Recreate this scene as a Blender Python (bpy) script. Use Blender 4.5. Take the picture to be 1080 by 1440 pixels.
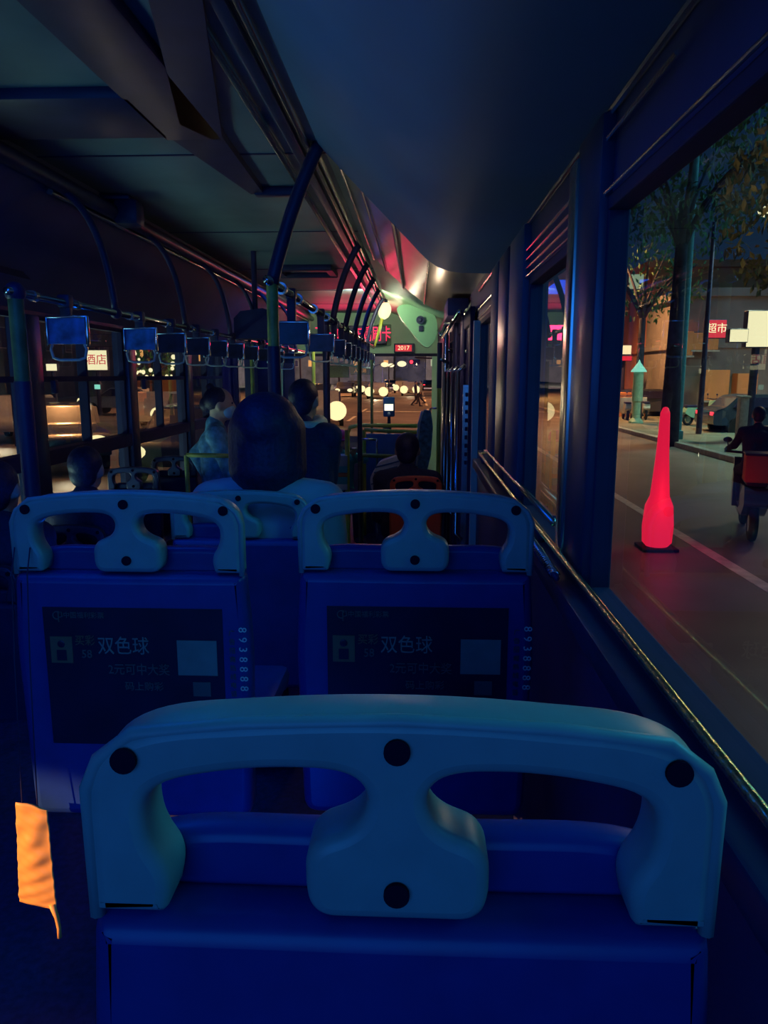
import bpy, bmesh, math, random
from mathutils import Vector, Matrix, Euler
random.seed(7)
for o in list(bpy.data.objects): bpy.data.objects.remove(o, do_unlink=True)
S = bpy.context.scene
C = S.collection
E = 2.10            # height of the eye above the road; positions below are written relative to the eye

# ------------------------------------------------------------------ camera, world, lights, exposure
YAW, PITCH, F = .044, .181, 1050.0
cd = bpy.data.cameras.new('camera'); cam = bpy.data.objects.new('camera', cd); C.objects.link(cam)
cd.sensor_fit = 'VERTICAL'; cd.sensor_height = 36; cd.lens = 36*F/1440; cd.clip_start = .02; cd.clip_end = 600
cam.location = (0, 0, E); cam.rotation_euler = (math.pi/2-PITCH, 0, YAW)
S.camera = cam
S.view_settings.view_transform = 'Standard'; S.view_settings.look = 'None'
S.view_settings.exposure = 0; S.view_settings.gamma = 1; S.view_settings.use_curve_mapping = False
S.cycles.max_bounces = 8; S.cycles.transparent_max_bounces = 24; S.cycles.sample_clamp_indirect = 4
S.cycles.caustics_reflective = False; S.cycles.caustics_refractive = False

w = bpy.data.worlds.new('night_sky'); S.world = w; w.use_nodes = True
nt = w.node_tree; nt.nodes.clear()
wo = nt.nodes.new('ShaderNodeOutputWorld'); bg = nt.nodes.new('ShaderNodeBackground')
tc = nt.nodes.new('ShaderNodeTexCoord'); sp = nt.nodes.new('ShaderNodeSeparateXYZ'); cr = nt.nodes.new('ShaderNodeValToRGB')
nt.links.new(tc.outputs['Generated'], sp.inputs[0]); nt.links.new(sp.outputs['Z'], cr.inputs[0])
nt.links.new(cr.outputs[0], bg.inputs[0]); nt.links.new(bg.outputs[0], wo.inputs[0])
r = cr.color_ramp; r.elements[0].position = 0; r.elements[0].color = (.08, .066, .08, 1)
r.elements[1].position = .35; r.elements[1].color = (.002, .013, .040, 1)
e = r.elements.new(.07); e.color = (.010, .024, .050, 1)
bg.inputs[1].default_value = 1.0

def light(kind, name, loc, color, power, size=.2, size_y=None, look=None, angle=None, blend=.3):
    l = bpy.data.lights.new(name, kind); l.color = color; l.energy = power
    if kind == 'AREA':
        l.size = size
        if size_y: l.shape = 'RECTANGLE'; l.size_y = size_y
    elif kind == 'SPOT':
        l.spot_size = math.radians(angle); l.spot_blend = blend; l.shadow_soft_size = size
    else: l.shadow_soft_size = size
    o = bpy.data.objects.new(name, l); C.objects.link(o)
    o.location = (loc[0], loc[1], loc[2]+E)
    if look is not None:
        d = Vector(look)-Vector(loc); o.rotation_euler = d.to_track_quat('-Z', 'Y').to_euler()
    return o
BLUE = (.012, .22, 1.0)
light('AREA', 'rear_fill_light', (-.7, -2.6, .35), BLUE, 30, 3.0, 1.6, look=(-.6, 3, -.2))  # added unseen fill from behind the camera; no window is built there
for y, e in ((1.3, 6.0), (7.6, 5.0)):
    light('AREA', 'ceiling_fill_light', (-1.05, y, .84), (.0, .10, 1), e, .8, 1.2, look=(-1.05, y, -1))  # added blue fill panels under the ceiling; no fixture belongs to them
light('POINT', 'low_fill_light', (-1.0, 2.9, -1.0), (.0, .10, 1), 3.0, .06)  # added blue fill near the steps, without any fixture
light('POINT', 'low_fill_light', (-.28, .9, -.95), (.0, .07, 1), 1.0, .06)  # added blue fill low beside the nearest seat
light('POINT', 'door_fill_light', (-.02, 4.3, .25), (1, .72, .48), 2.2, .03)  # added warm fill to bring out the red seat
light('AREA', 'kerb_side_light', (2.6, .9, 1.5), (.06, .62, .85), 32, 1.6, 1.2, look=(0, .8, -.4))
light('AREA', 'passing_traffic_glow', (-4.3, 4.4, -1.9), (.55, .9, .66), 60, 3.0, .8, look=(-.9, 4.2, .88))
light('AREA', 'passing_traffic_glow', (-4.3, 0.9, -1.9), (.18, .6, .95), 38, 3.0, .8, look=(-.9, 1.6, .88))

# ------------------------------------------------------------------ measuring helpers
_F = Vector((-math.sin(YAW)*math.cos(PITCH), math.cos(YAW)*math.cos(PITCH), -math.sin(PITCH)))
_R = Vector((math.cos(YAW), math.sin(YAW), 0)); _U = _R.cross(_F)
def ray(px, py):
    v = _F*F+_R*(px-540)+_U*(720-py); return v/v.y
def W(px, py, Y): return ray(px, py)*Y           # a measured photo point at distance Y (relative to the eye)
def G(px, py, z=-2.1):                            # a measured photo point on the ground
    v = ray(px, py); return v*(z/v.z)

# ------------------------------------------------------------------ materials
MATS = {}
def mat(name, col, rough=.6, metal=0., noise=.0, scale=8., bump=0., spec=.5, coat=0.):
    if name in MATS: return MATS[name]
    m = bpy.data.materials.new(name); m.use_nodes = True; n = m.node_tree; b = n.nodes['Principled BSDF']
    b.inputs['Base Color'].default_value = (*col, 1); b.inputs['Roughness'].default_value = rough
    b.inputs['Metallic'].default_value = metal; b.inputs['Specular IOR Level'].default_value = spec
    b.inputs['Coat Weight'].default_value = coat
    t = n.nodes.new('ShaderNodeTexCoord'); nz = n.nodes.new('ShaderNodeTexNoise'); nz.inputs['Scale'].default_value = scale
    nz.inputs['Detail'].default_value = 5
    n.links.new(t.outputs['Object'], nz.inputs['Vector'])
    rp = n.nodes.new('ShaderNodeValToRGB'); k = noise
    rp.color_ramp.elements[0].position = .3; rp.color_ramp.elements[1].position = .7
    rp.color_ramp.elements[0].color = tuple(max(0, c*(1-k)) for c in col)+(1,)
    rp.color_ramp.elements[1].color = tuple(min(1, c*(1+k)) for c in col)+(1,)
    n.links.new(nz.outputs['Fac'], rp.inputs[0]); n.links.new(rp.outputs[0], b.inputs['Base Color'])
    if bump:
        bp = n.nodes.new('ShaderNodeBump'); bp.inputs['Strength'].default_value = bump; bp.inputs['Distance'].default_value = .01
        n.links.new(nz.outputs['Fac'], bp.inputs['Height']); n.links.new(bp.outputs[0], b.inputs['Normal'])
    MATS[name] = m; return m
def emis(name, col, strength):
    if name in MATS: return MATS[name]
    m = bpy.data.materials.new(name); m.use_nodes = True; n = m.node_tree; b = n.nodes['Principled BSDF']
    b.inputs['Base Color'].default_value = (*[c*.3 for c in col], 1)
    b.inputs['Emission Color'].default_value = (*col, 1); b.inputs['Emission Strength'].default_value = strength
    MATS[name] = m; return m
def glass(name, tint=(.9, .95, 1), gain=1.0, rough=0.0):
    m = bpy.data.materials.new(name); m.use_nodes = True; n = m.node_tree; n.nodes.clear()
    o = n.nodes.new('ShaderNodeOutputMaterial'); mx = n.nodes.new('ShaderNodeMixShader')
    tr = n.nodes.new('ShaderNodeBsdfTransparent'); gl = n.nodes.new('ShaderNodeBsdfGlossy'); fr = n.nodes.new('ShaderNodeFresnel')
    mu = n.nodes.new('ShaderNodeMath'); mu.operation = 'MULTIPLY'; mu.inputs[1].default_value = gain; mu.use_clamp = True
    fr.inputs[0].default_value = 1.5; tr.inputs[0].default_value = (*tint, 1); gl.inputs['Roughness'].default_value = rough
    ge = n.nodes.new('ShaderNodeNewGeometry'); iv = n.nodes.new('ShaderNodeMath'); iv.operation = 'SUBTRACT'; iv.inputs[0].default_value = 1
    m2 = n.nodes.new('ShaderNodeMath'); m2.operation = 'MULTIPLY'; n.links.new(ge.outputs['Backfacing'], iv.inputs[1])
    n.links.new(fr.outputs[0], mu.inputs[0]); n.links.new(mu.outputs[0], m2.inputs[0]); n.links.new(iv.outputs[0], m2.inputs[1]); n.links.new(m2.outputs[0], mx.inputs[0])
    n.links.new(tr.outputs[0], mx.inputs[1]); n.links.new(gl.outputs[0], mx.inputs[2]); n.links.new(mx.outputs[0], o.inputs[0])
    MATS[name] = m; return m
M = dict(
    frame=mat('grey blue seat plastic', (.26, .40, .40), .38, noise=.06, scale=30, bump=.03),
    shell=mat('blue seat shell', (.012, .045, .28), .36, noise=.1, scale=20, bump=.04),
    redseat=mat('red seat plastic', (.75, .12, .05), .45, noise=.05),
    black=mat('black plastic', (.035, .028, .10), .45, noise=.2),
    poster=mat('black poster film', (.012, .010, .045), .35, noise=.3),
    gripw=mat('translucent grip plastic', (.6, .66, .62), .2, noise=.1),
    rustic=mat('worn brownish pole paint', (.16, .12, .08), .4, noise=.3, scale=20),
    sleeve=mat('dull green sleeve', (.14, .20, .08), .45, noise=.3, scale=20),
    hole=mat('recess black', (.01, .01, .03), 1.0, spec=0),
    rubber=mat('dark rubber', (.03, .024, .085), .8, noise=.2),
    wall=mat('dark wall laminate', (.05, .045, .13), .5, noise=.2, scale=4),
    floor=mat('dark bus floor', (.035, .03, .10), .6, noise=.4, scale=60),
    ceil=mat('ceiling laminate', (.15, .23, .27), .5, noise=.3, scale=1.6, bump=.02),
    cove=mat('left cove laminate', (.09, .11, .20), .6, noise=.2, scale=2),
    housing=mat('duct housing laminate', (.06, .15, .30), .62, noise=.12, scale=2),
    brushed=mat('brushed cove metal', (.5, .5, .48), .28, metal=.9, noise=.15, scale=3),
    alu=mat('aluminium trim', (.6, .6, .55), .25, metal=1., noise=.1),
    darkmetal=mat('dark painted metal', (.05, .05, .12), .35, metal=.2, noise=.2),
    chrome=mat('chrome tube', (.8, .78, .7), .15, metal=1., noise=.05),
    yellow=mat('yellow painted tube', (.75, .72, .12), .35, noise=.1),
    olive=mat('worn yellow green sleeve', (.38, .42, .10), .45, noise=.3, scale=20),
    brass=mat('yellow chrome rail', (.95, .85, .35), .22, metal=1., noise=.2, scale=90, bump=.25),
    dimprint=mat('dim white print', (.22, .24, .22), .6, noise=.3),
    white=mat('white print', (.75, .78, .75), .6, noise=.1),
    greyprint=mat('grey print', (.10, .11, .11), .6, noise=.2),
    brownprint=mat('brown print', (.22, .12, .07), .6, noise=.2),
    green=mat('pale green bulkhead', (.55, .78, .55), .45, noise=.08, scale=3),
    greend=mat('green cover plastic', (.26, .46, .30), .4, noise=.08, scale=3),
    partition=mat('blue partition panel', (.05, .16, .38), .5, noise=.2),
    skin=mat('skin', (.62, .42, .32), .5, noise=.06),
    hair=mat('black hair', (.025, .02, .075), .5, noise=.3, scale=80, bump=.3),
    jacket=mat('dark jacket cloth', (.03, .03, .10), .85, noise=.2, scale=60, bump=.2),
    denim=mat('blue denim cloth', (.10, .30, .50), .8, noise=.5, scale=25, bump=.5),
    shirt=mat('pale shirt cloth', (.45, .5, .52), .8, noise=.1, bump=.2),
    trousers=mat('dark trousers cloth', (.03, .03, .08), .9, noise=.2),
    mask=mat('face mask cloth', (.35, .6, .75), .7, noise=.05),
    cream=mat('cream cloth', (.9, .8, .6), .7, noise=.05),
    asphalt=mat('night asphalt', (.16, .13, .13), .55, noise=.35, scale=.6, bump=.1),
    pave=mat('sidewalk paving', (.22, .24, .19), .8, noise=.3, scale=.8),
    kerb=mat('kerb stone', (.5, .45, .4), .8, noise=.2),
    paint=mat('road paint', (.75, .7, .6), .6, noise=.2),
    concrete=mat('grey facade', (.20, .19, .19), .8, noise=.35, scale=.5),
    terra=mat('terracotta facade', (.50, .20, .11), .8, noise=.25, scale=.7),
    orange=mat('orange shop wall', (.85, .33, .12), .7, noise=.12, scale=.8),
    teal=mat('teal painted steel', (.1, .38, .42), .5, noise=.2),
    bark=mat('tree bark', (.05, .05, .08), .9, noise=.4, scale=5, bump=.4),
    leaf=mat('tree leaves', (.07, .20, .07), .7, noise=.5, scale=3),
    leaf_lamplit=mat('tree leaves tinted lamplit', (.22, .22, .08), .7, noise=.5, scale=3),  # warmer copy of the leaf colour; lamp light is put into it
    carpaint=mat('dark car paint', (.05, .06, .09), .25, noise=.1, coat=.5),
    carlight=mat('pale car paint', (.45, .45, .42), .3, noise=.1, coat=.5),
    scoot=mat('mint scooter plastic', (.35, .6, .45), .35, noise=.1),
    tyre=mat('tyre rubber', (.02, .02, .03), .9),
    litpatch=mat('orange lit patch', (.95, .42, .10), .42, noise=.12, scale=20),  # orange of a lit patch put into the colour
    stripe=mat('striped cloth', (.7, .75, .8), .8, noise=.1),
    magenta=mat('magenta cloth', (.75, .05, .22), .7, noise=.1),
    tealc=mat('teal cloth', (.05, .5, .5), .7, noise=.1),
    rustc=mat('rust cloth', (.6, .22, .1), .7, noise=.1),
    lamp=emis('warm headlamp', (1, .84, .42), 1.3), lampw=emis('cream street light', (1, .88, .5), 1.25),
    sign=emis('cream shop sign', (1, .88, .50), 1.15), red=emis('red led', (1, .02, .10), 1.6), redsign=emis('red sign', (1, .03, .07), .6),
    glowred=emis('red cone with added glow', (1, .012, .06), .95), mint=emis('mint sign', (.35, 1, .75), .8), amber=emis('amber window', (1, .45, .12), .8),
    screen=emis('reader screen', (1, .9, .6), 1.6), winlit=emis('lit window', (.75, 1, .6), .35), tail=emis('tail lamp', (1, .03, .05), 3),
)
M['glass'] = glass('side window glass', (.95, .98, .99), 1.3)
M['glassw'] = glass('windscreen glass', (.95, .95, .95), .35)
M['clear'] = glass('clear strap plastic', (.55, .62, .68), 2.5, .12)
M['boardb'] = mat('blue strap advert', (.05, .22, .62), .3, noise=.7, scale=16)
M['boardd'] = mat('dark strap advert', (.02, .02, .07), .3, noise=.5, scale=16)

# ------------------------------------------------------------------ mesh builder
class MB:
    def __init__(s): s.bm = bmesh.new()
    def add(s, other_bm, mtx=None):
        me = bpy.data.meshes.new('t')
        other_bm.to_mesh(me); other_bm.free()
        if mtx is not None: me.transform(mtx)
        s.bm.from_mesh(me); bpy.data.meshes.remove(me); return s
    def box(s, c, size, rot=(0, 0, 0), bev=0.):
        b = bmesh.new(); bmesh.ops.create_cube(b, size=1)
        bmesh.ops.scale(b, vec=size, verts=b.verts)
        if bev: bmesh.ops.bevel(b, geom=b.edges[:], offset=bev, segments=2, affect='EDGES', profile=.5)
        return s.add(b, Matrix.Translation(c) @ Euler(rot).to_matrix().to_4x4())
    def span(s, a, b_, bev=0.):
        a = Vector(a); b_ = Vector(b_); d = b_-a
        return s.box((a+b_)/2, (abs(d.x), abs(d.y), abs(d.z)), bev=bev)
    def ball(s, c, r, seg=16, rot=(0, 0, 0)):
        b = bmesh.new(); bmesh.ops.create_uvsphere(b, u_segments=seg, v_segments=max(6, seg*2//3), radius=1)
        rr = (r, r, r) if not hasattr(r, '__len__') else r
        bmesh.ops.scale(b, vec=rr, verts=b.verts)
        return s.add(b, Matrix.Translation(c) @ Euler(rot).to_matrix().to_4x4())
    def cyl(s, a, b_, r1, r2=None, seg=16):
        a = Vector(a); b_ = Vector(b_); d = b_-a; r2 = r1 if r2 is None else r2
        b = bmesh.new(); bmesh.ops.create_cone(b, cap_ends=True, segments=seg, radius1=r1, radius2=r2, depth=d.length)
        return s.add(b, Matrix.Translation((a+b_)/2) @ d.to_track_quat('Z', 'Y').to_matrix().to_4x4())
    def cap(s, a, b_, r1, r2=None, seg=14):
        r2 = r1 if r2 is None else r2
        s.ball(a, r1, seg); s.ball(b_, r2, seg)
        if (Vector(a)-Vector(b_)).length > 1e-5: s.cyl(a, b_, r1, r2, seg)
        return s
    def tube(s, pts, r, seg=10, closed=False):
        pts = [Vector(p) for p in pts]; n = len(pts); rings = []; up = None
        rs = r if hasattr(r, '__len__') else [r]*n
        for i, p in enumerate(pts):
            if closed: t = (pts[(i+1) % n]-pts[i-1])
            else: t = (pts[min(i+1, n-1)]-pts[max(i-1, 0)])
            t.normalize()
            if up is None:
                up = Vector((0, 0, 1)) if abs(t.z) < .9 else Vector((1, 0, 0))
            x = up.cross(t).normalized(); y = t.cross(x).normalized(); up = y
            rings.append([s.bm.verts.new(p+(x*math.cos(2*math.pi*k/seg)+y*math.sin(2*math.pi*k/seg))*rs[i]) for k in range(seg)])
        m = n if closed else n-1
        for i in range(m):
            a, b = rings[i], rings[(i+1) % n]
            for k in range(seg): s.bm.faces.new((a[k], a[(k+1) % seg], b[(k+1) % seg], b[k]))
        if not closed:
            s.bm.faces.new(rings[0][::-1]); s.bm.faces.new(rings[-1])
        return s
    def prism(s, poly, a, b_, axis='y'):
        """2D polygon extruded along an axis from a to b"""
        def P(u, v, t):
            return {'y': (u, t, v), 'x': (t, u, v), 'z': (u, v, t)}[axis]
        lo = [s.bm.verts.new(P(u, v, a)) for u, v in poly]; hi = [s.bm.verts.new(P(u, v, b_)) for u, v in poly]
        n = len(poly)
        s.bm.faces.new(lo[::-1]); s.bm.faces.new(hi)
        for i in range(n): s.bm.faces.new((lo[i], lo[(i+1) % n], hi[(i+1) % n], hi[i]))
        return s
    def lathe(s, prof, c, seg=24):
        c = Vector(c); rings = []
        for r, z in prof:
            rings.append([s.bm.verts.new(c+Vector((r*math.cos(2*math.pi*k/seg), r*math.sin(2*math.pi*k/seg), z))) for k in range(seg)])
        for a, b in zip(rings, rings[1:]):
            for k in range(seg): s.bm.faces.new((a[k], a[(k+1) % seg], b[(k+1) % seg], b[k]))
        s.bm.faces.new(rings[0][::-1]); s.bm.faces.new(rings[-1]); return s
    def turn(s, ang, about, axis='Z'):
        bmesh.ops.rotate(s.bm, cent=about, matrix=Matrix.Rotation(ang, 3, axis), verts=s.bm.verts); return s

BASE = {}
def finish(o, m, smooth, bev, normals=True):
    o.data.materials.clear(); o.data.materials.append(M[m] if isinstance(m, str) else m)
    if smooth:
        for p in o.data.polygons: p.use_smooth = True
        if smooth == 'auto':
            md = o.modifiers.new('edge', 'EDGE_SPLIT'); md.split_angle = math.radians(38)
    if bev:
        md = o.modifiers.new('bevel', 'BEVEL'); md.width = bev; md.segments = 2; md.limit_method = 'ANGLE'
def top(name, mb, m, label=None, cat=None, group=None, kind=None, smooth='auto', bev=0, base=None):
    """a top-level object that is one mesh; mesh written relative to the eye, origin at its base"""
    bm = mb.bm; bmesh.ops.recalc_face_normals(bm, faces=bm.faces)
    zs = [v.co for v in bm.verts]
    if base is None:
        if kind == 'structure': base = Vector((0, 0, 0))
        else: base = Vector((sum(v.x for v in zs)/len(zs), sum(v.y for v in zs)/len(zs), min(v.z for v in zs)))
    base = Vector(base)
    bmesh.ops.translate(bm, vec=-base, verts=bm.verts)
    me = bpy.data.meshes.new(name); bm.to_mesh(me); bm.free()
    o = bpy.data.objects.new(name, me); C.objects.link(o); o.location = base+Vector((0, 0, E)); BASE[o.name] = base
    finish(o, m, smooth, bev); tag(o, label, cat, group, kind); return o
def tag(o, label=None, cat=None, group=None, kind=None):
    if label: o['label'] = label
    if cat: o['category'] = cat
    if group: o['group'] = group
    if kind: o['kind'] = kind
def thing(name, label, cat, base, group=None, kind=None):
    o = bpy.data.objects.new(name, None); C.objects.link(o); o.empty_display_size = .1
    o.location = Vector(base)+Vector((0, 0, E)); BASE[o.name] = Vector(base); tag(o, label, cat, group, kind); return o
def part(name, mb, m, parent, smooth='auto', bev=0, label=None):
    bm = mb.bm; bmesh.ops.recalc_face_normals(bm, faces=bm.faces)
    b = BASE[parent.name]; bmesh.ops.translate(bm, vec=-b, verts=bm.verts)
    me = bpy.data.meshes.new(name); bm.to_mesh(me); bm.free()
    o = bpy.data.objects.new(name, me); C.objects.link(o); o.parent = parent; BASE[o.name] = b
    finish(o, m, smooth, bev)
    if label: o['label'] = label
    return o
def adopt(name, me, m, parent, smooth=True, label=None):
    o = bpy.data.objects.new(name, me); C.objects.link(o); o.parent = parent; BASE[o.name] = BASE[parent.name]
    me.transform(Matrix.Translation(-BASE[parent.name]))
    finish(o, m, smooth, 0)
    if label: o['label'] = label
    return o
def copy_tree(o, base=None, parent=None):
    c = o.copy(); C.objects.link(c)
    if parent is not None: c.parent = parent; c.matrix_parent_inverse = o.matrix_parent_inverse.copy()
    if base is not None: c.location = Vector(base)+Vector((0, 0, E)); BASE[c.name] = Vector(base)
    for ch in [x for x in bpy.data.objects if x.parent == o]: copy_tree(ch, None, c)
    return c
def bake(obj):
    dg = bpy.context.evaluated_depsgraph_get(); dg.update()
    me = bpy.data.meshes.new_from_object(obj.evaluated_get(dg)); return me
def remeshed(mb, voxel, smooth_it=4):
    me = bpy.data.meshes.new('r'); mb.bm.to_mesh(me); mb.bm.free()
    o = bpy.data.objects.new('r', me); C.objects.link(o)
    m = o.modifiers.new('m', 'REMESH'); m.mode = 'VOXEL'; m.voxel_size = voxel
    s = o.modifiers.new('s', 'SMOOTH'); s.iterations = smooth_it; s.factor = .5
    out = bake(o); bpy.data.objects.remove(o); return out
def lettering(body, size, m, parent, loc, rot=(math.pi/2, 0, 0), name='lettering', depth=.0006, align='CENTER', sx=1):
    c = bpy.data.curves.new('t', 'FONT'); c.body = body; c.size = size; c.align_x = align; c.align_y = 'CENTER'; c.extrude = depth
    c.resolution_u = 2
    o = bpy.data.objects.new('t', c); C.objects.link(o); me = bake(o); bpy.data.objects.remove(o)
    me.transform(Matrix.Translation(loc) @ Euler(rot).to_matrix().to_4x4() @ Matrix.Diagonal((sx, 1, 1, 1)))
    return adopt(name, me, m, parent, smooth=False)
def plate(outlines, depth, bevel, mtx):
    """2D closed outlines (first outer, the rest holes), thick and with rounded edges"""
    c = bpy.data.curves.new('p', 'CURVE'); c.dimensions = '2D'; c.fill_mode = 'BOTH'
    c.extrude = max(depth/2-bevel, .0001); c.bevel_depth = bevel; c.bevel_resolution = 2; c.offset = -bevel
    for ol in outlines:
        s = c.splines.new('POLY'); s.points.add(len(ol)-1); s.use_cyclic_u = True
        for p, (u, v) in zip(s.points, ol): p.co = (u, v, 0, 1)
    o = bpy.data.objects.new('p', c); C.objects.link(o); me = bake(o); bpy.data.objects.remove(o)
    me.transform(mtx); return me
def rounded(poly, seg=6):
    """poly: (x, y, radius) corners -> smooth closed outline"""
    out = []; n = len(poly)
    for i, (x, y, r) in enumerate(poly):
        p = Vector((x, y)); a = Vector(poly[i-1][:2]); b = Vector(poly[(i+1) % n][:2])
        da = (a-p); db = (b-p)
        if r <= 0: out.append((x, y)); continue
        ra = min(r, da.length*.49); rb = min(r, db.length*.49)
        p0 = p+da.normalized()*ra; p2 = p+db.normalized()*rb
        for k in range(seg+1):
            t = k/seg; q = p0*(1-t)**2+p*2*t*(1-t)+p2*t*t; out.append((q.x, q.y))
    return out

# ================================================================== THE BUS SHELL
XR, XL, ZC = .29, -1.96, .88
YB, YF = -1.2, 11.0
REAR, MID, LOW = -1.15, -1.29, -1.64
b = MB().span((XL-.1, YB, REAR-.2), (XR+.02, 1.75, REAR)).span((XL-.1, 1.75, MID-.3), (XR+.02, 2.75, MID))
b.span((XL-.1, 2.75, LOW-.2), (XR+.02, 3.05, -1.46)).span((XL-.1, 3.05, LOW-.12), (XR+.02, YF+.3, LOW))
top('floor', b, 'floor', 'dark floor of the bus stepping down towards the front', kind='structure')
b = MB().span((XL-.05, YB, ZC), (XR+.1, YF+.1, ZC+.05))
top('ceiling', b, 'ceil', 'smooth ceiling of the bus', kind='structure')
for y in (3.2, 4.85, 6.5, 8.1, 9.6):
    top('trim_1', MB().span((-1.6, y-.006, ZC-.004), (-.36, y+.006, ZC+.001)), 'black', 'thin dark seam across the ceiling', kind='structure')
# the window openings
def wall_with_openings(name, x0, x1, z0, z1, opens, y0, y1, m, label):
    b = MB(); ys = y0
    for (a, c, lo, hi) in opens:
        b.span((x0, ys, z0), (x1, a, z1)); b.span((x0, a, z0), (x1, c, lo)); b.span((x0, a, hi), (x1, c, z1)); ys = c
    b.span((x0, ys, z0), (x1, y1, z1)); return top(name, b, m, label, kind='structure', smooth=False)
WR = [(-.9, 1.215, -.36, .262), (1.42, 2.0, -.36, .245), (2.9, 3.5, -.36, .245), (6.9, 8.6, -.36, .245)]
wall_with_openings('wall_right', XR, XR+.03, LOW-.2, ZC, WR, YB, YF, 'wall', 'dark side wall beside the seats with window openings')
WL = [(-1.1, 2.36, -.6, .30), (2.52, 3.70, -.85, .30), (3.84, 5.0, -.85, .30), (5.14, 6.3, -.85, .30), (6.42, 7.55, -.85, .30), (8.2, 10.4, -.7, .30)]
wall_with_openings('wall_left', XL-.07, XL, LOW-.2, ZC, WL, YB, YF, 'wall', 'dark far side wall with a row of window openings')
def pane(n, x, o, label, lower=None):
    a, c, lo, hi = o
    g = MB().span((x-.003, a, lo), (x+.003, c, hi)); p = top('window_%d' % n, g, 'glass', label, kind='structure', smooth=False)
    return p
for i, o in enumerate(WR): pane(i+1, XR+.018, o, 'side window glass beside the right-hand seats')
for i, o in enumerate(WL): pane(i+4, XL-.035, o, 'side window glass on the far wall')
# window frames
def frame_set(n, xin, o, s, bars, m='rubber'):
    a, c, lo, hi = o; t = .018 if s > 0 else .022; b = MB(); x0, x1 = sorted((xin-s*.006, xin+s*.028))
    b.span((x0, a-.004, lo-.004), (x1, a+t, hi)); b.span((x0, c-t, lo), (x1, c+.004, hi))
    b.span((x0, a, lo-.004), (x1, c, lo+t)); b.span((x0, a, hi-t), (x1, c, hi+.004))
    for k in bars: b.span(*k)
    return top('trim_%d' % n, b, m, 'dark frame around a side window', kind='structure', smooth=False, bev=.003)
for i, o in enumerate(WR): frame_set(2+i, XR, o, 1, [])
for i, o in enumerate(WL):
    a, c, lo, hi = o; mid = a+(c-a)*.5; bars = []
    if 0 < i < 5:
        bars = [((XL-.05, a, -.47), (XL+.03, c, -.39)), ((XL-.05, mid-.013, -.4), (XL+.005, mid+.013, hi)), ((XL-.05, a, -.035), (XL+.012, c, -.005))]
    frame_set(8+i, XL, o, -1, bars)
# pillars on both sides (a little proud of the wall)
for k, (a, c, m) in enumerate([(1.20, 1.37, 'darkmetal'), (2.03, 2.32, 'cove'), (2.36, 2.62, 'darkmetal'), (2.66, 2.88, 'cove')]):
    top('pillar', MB().span((XR-.02, a, -.34), (XR+.01, c, .385), bev=.008), m, 'dark upright panel between two side windows', kind='structure')
top('pillar', MB().span((XR-.026, 1.35, -.34), (XR-.002, 1.41, .36), bev=.006), 'alu', 'bright metal edge strip of the window pillar', kind='structure')
for a in (2.38, 3.70, 5.0, 6.3): top('pillar', MB().span((XL-.01, a+.0, -.85), (XL+.035, a+.14, .30), bev=.01), 'darkmetal', 'dark upright between the far side windows', kind='structure')
for k in range(4):
    h = top('window_latch', MB().box((XL+.05, 3.75+1.31*(k-1)+.16, -.06), (.03, .035, .07), bev=.006), 'black', 'small black latch on the %s window upright of the far wall' % ('nearest', 'second', 'third', 'fourth')[k], 'latch', 'window latches on the far wall')
# ceiling duct housing above the right-hand seats: near part and brushed cove beyond
prof = [(-.385, ZC+.01), (-.385, .868), (-.2, .68), (-.06, .54), (.0, .478), (.035, .445), (.075, .418), (.12, .402), (.17, .395), (XR+.01, .392), (XR+.01, ZC+.01)]
top('trim_20', MB().prism(prof, YB, 3.06), 'housing', 'smooth dark duct housing above the seats', kind='structure')
prof2 = [(-.375, ZC+.005), (-.372, .872), (-.2, .70), (-.06, .575), (.04, .50), (.10, .46), (.17, .44), (XR, .435), (XR, ZC+.005)]
top('trim_21', MB().prism(prof2, 3.06, 5.4), 'brushed', 'brushed metal cove beyond the duct housing', kind='structure')
top('trim_31', MB().prism([(-.375, ZC+.005), (-.372, .872), (-.15, .80), (.08, .70), (XR, .62), (XR, ZC+.005)], 5.4, YF), 'green', 'plain green cove nearer the front', kind='structure')
for (x, z, r, m) in [(-.40, .872, .010, 'alu'), (-.30, .79, .006, 'alu'), (-.22, .712, .005, 'black'), (-.10, .60, .008, 'darkmetal'), (.05, .49, .006, 'alu')]:
    top('trim_22', MB().tube([(x-.004, 3.07, z), (x-.004, YF if x < -.35 else 5.38, z)], r, 8), m, 'thin lengthwise strip along the brushed cove', kind='structure')
# strips along the ceiling
for (x, w_, m, y0, y1) in [(-.55, .014, 'alu', 1.0, YF), (-.475, .02, 'darkmetal', YB, YF), (-.43, .010, 'alu', YB, YF)]:
    top('trim_23', MB().span((x-w_, y0, ZC-.022), (x+w_, y1, ZC+.002), bev=.005), m, 'lengthwise metal strip along the ceiling', kind='structure')
# the edge where the duct housing meets the wall, and metal strips above the windows
for (x, z, r, m) in [(XR-.006, .385, .006, 'alu'), (XR-.010, .30, .004, 'alu'), (XR-.010, .262, .003, 'chrome')]:
    top('trim_24', MB().tube([(x, YB if z > .35 else 2.35, z), (x, 3.6, z)], r, 8), m, 'thin metal strip above the side windows', kind='structure')
for (z, a, c) in [(.345, .9, 1.42), (.268, 0.6, 1.40), (.315, 1.46, 2.3), (.292, 1.46, 2.3), (.27, 1.46, 2.2), (.25, 1.46, 2.2)]:
    top('trim_25', MB().tube([(XR-.012, a, z), (XR-.012, c, z)], .0028, 8), 'chrome', 'thin bright slide track above the side windows', kind='structure')
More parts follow.
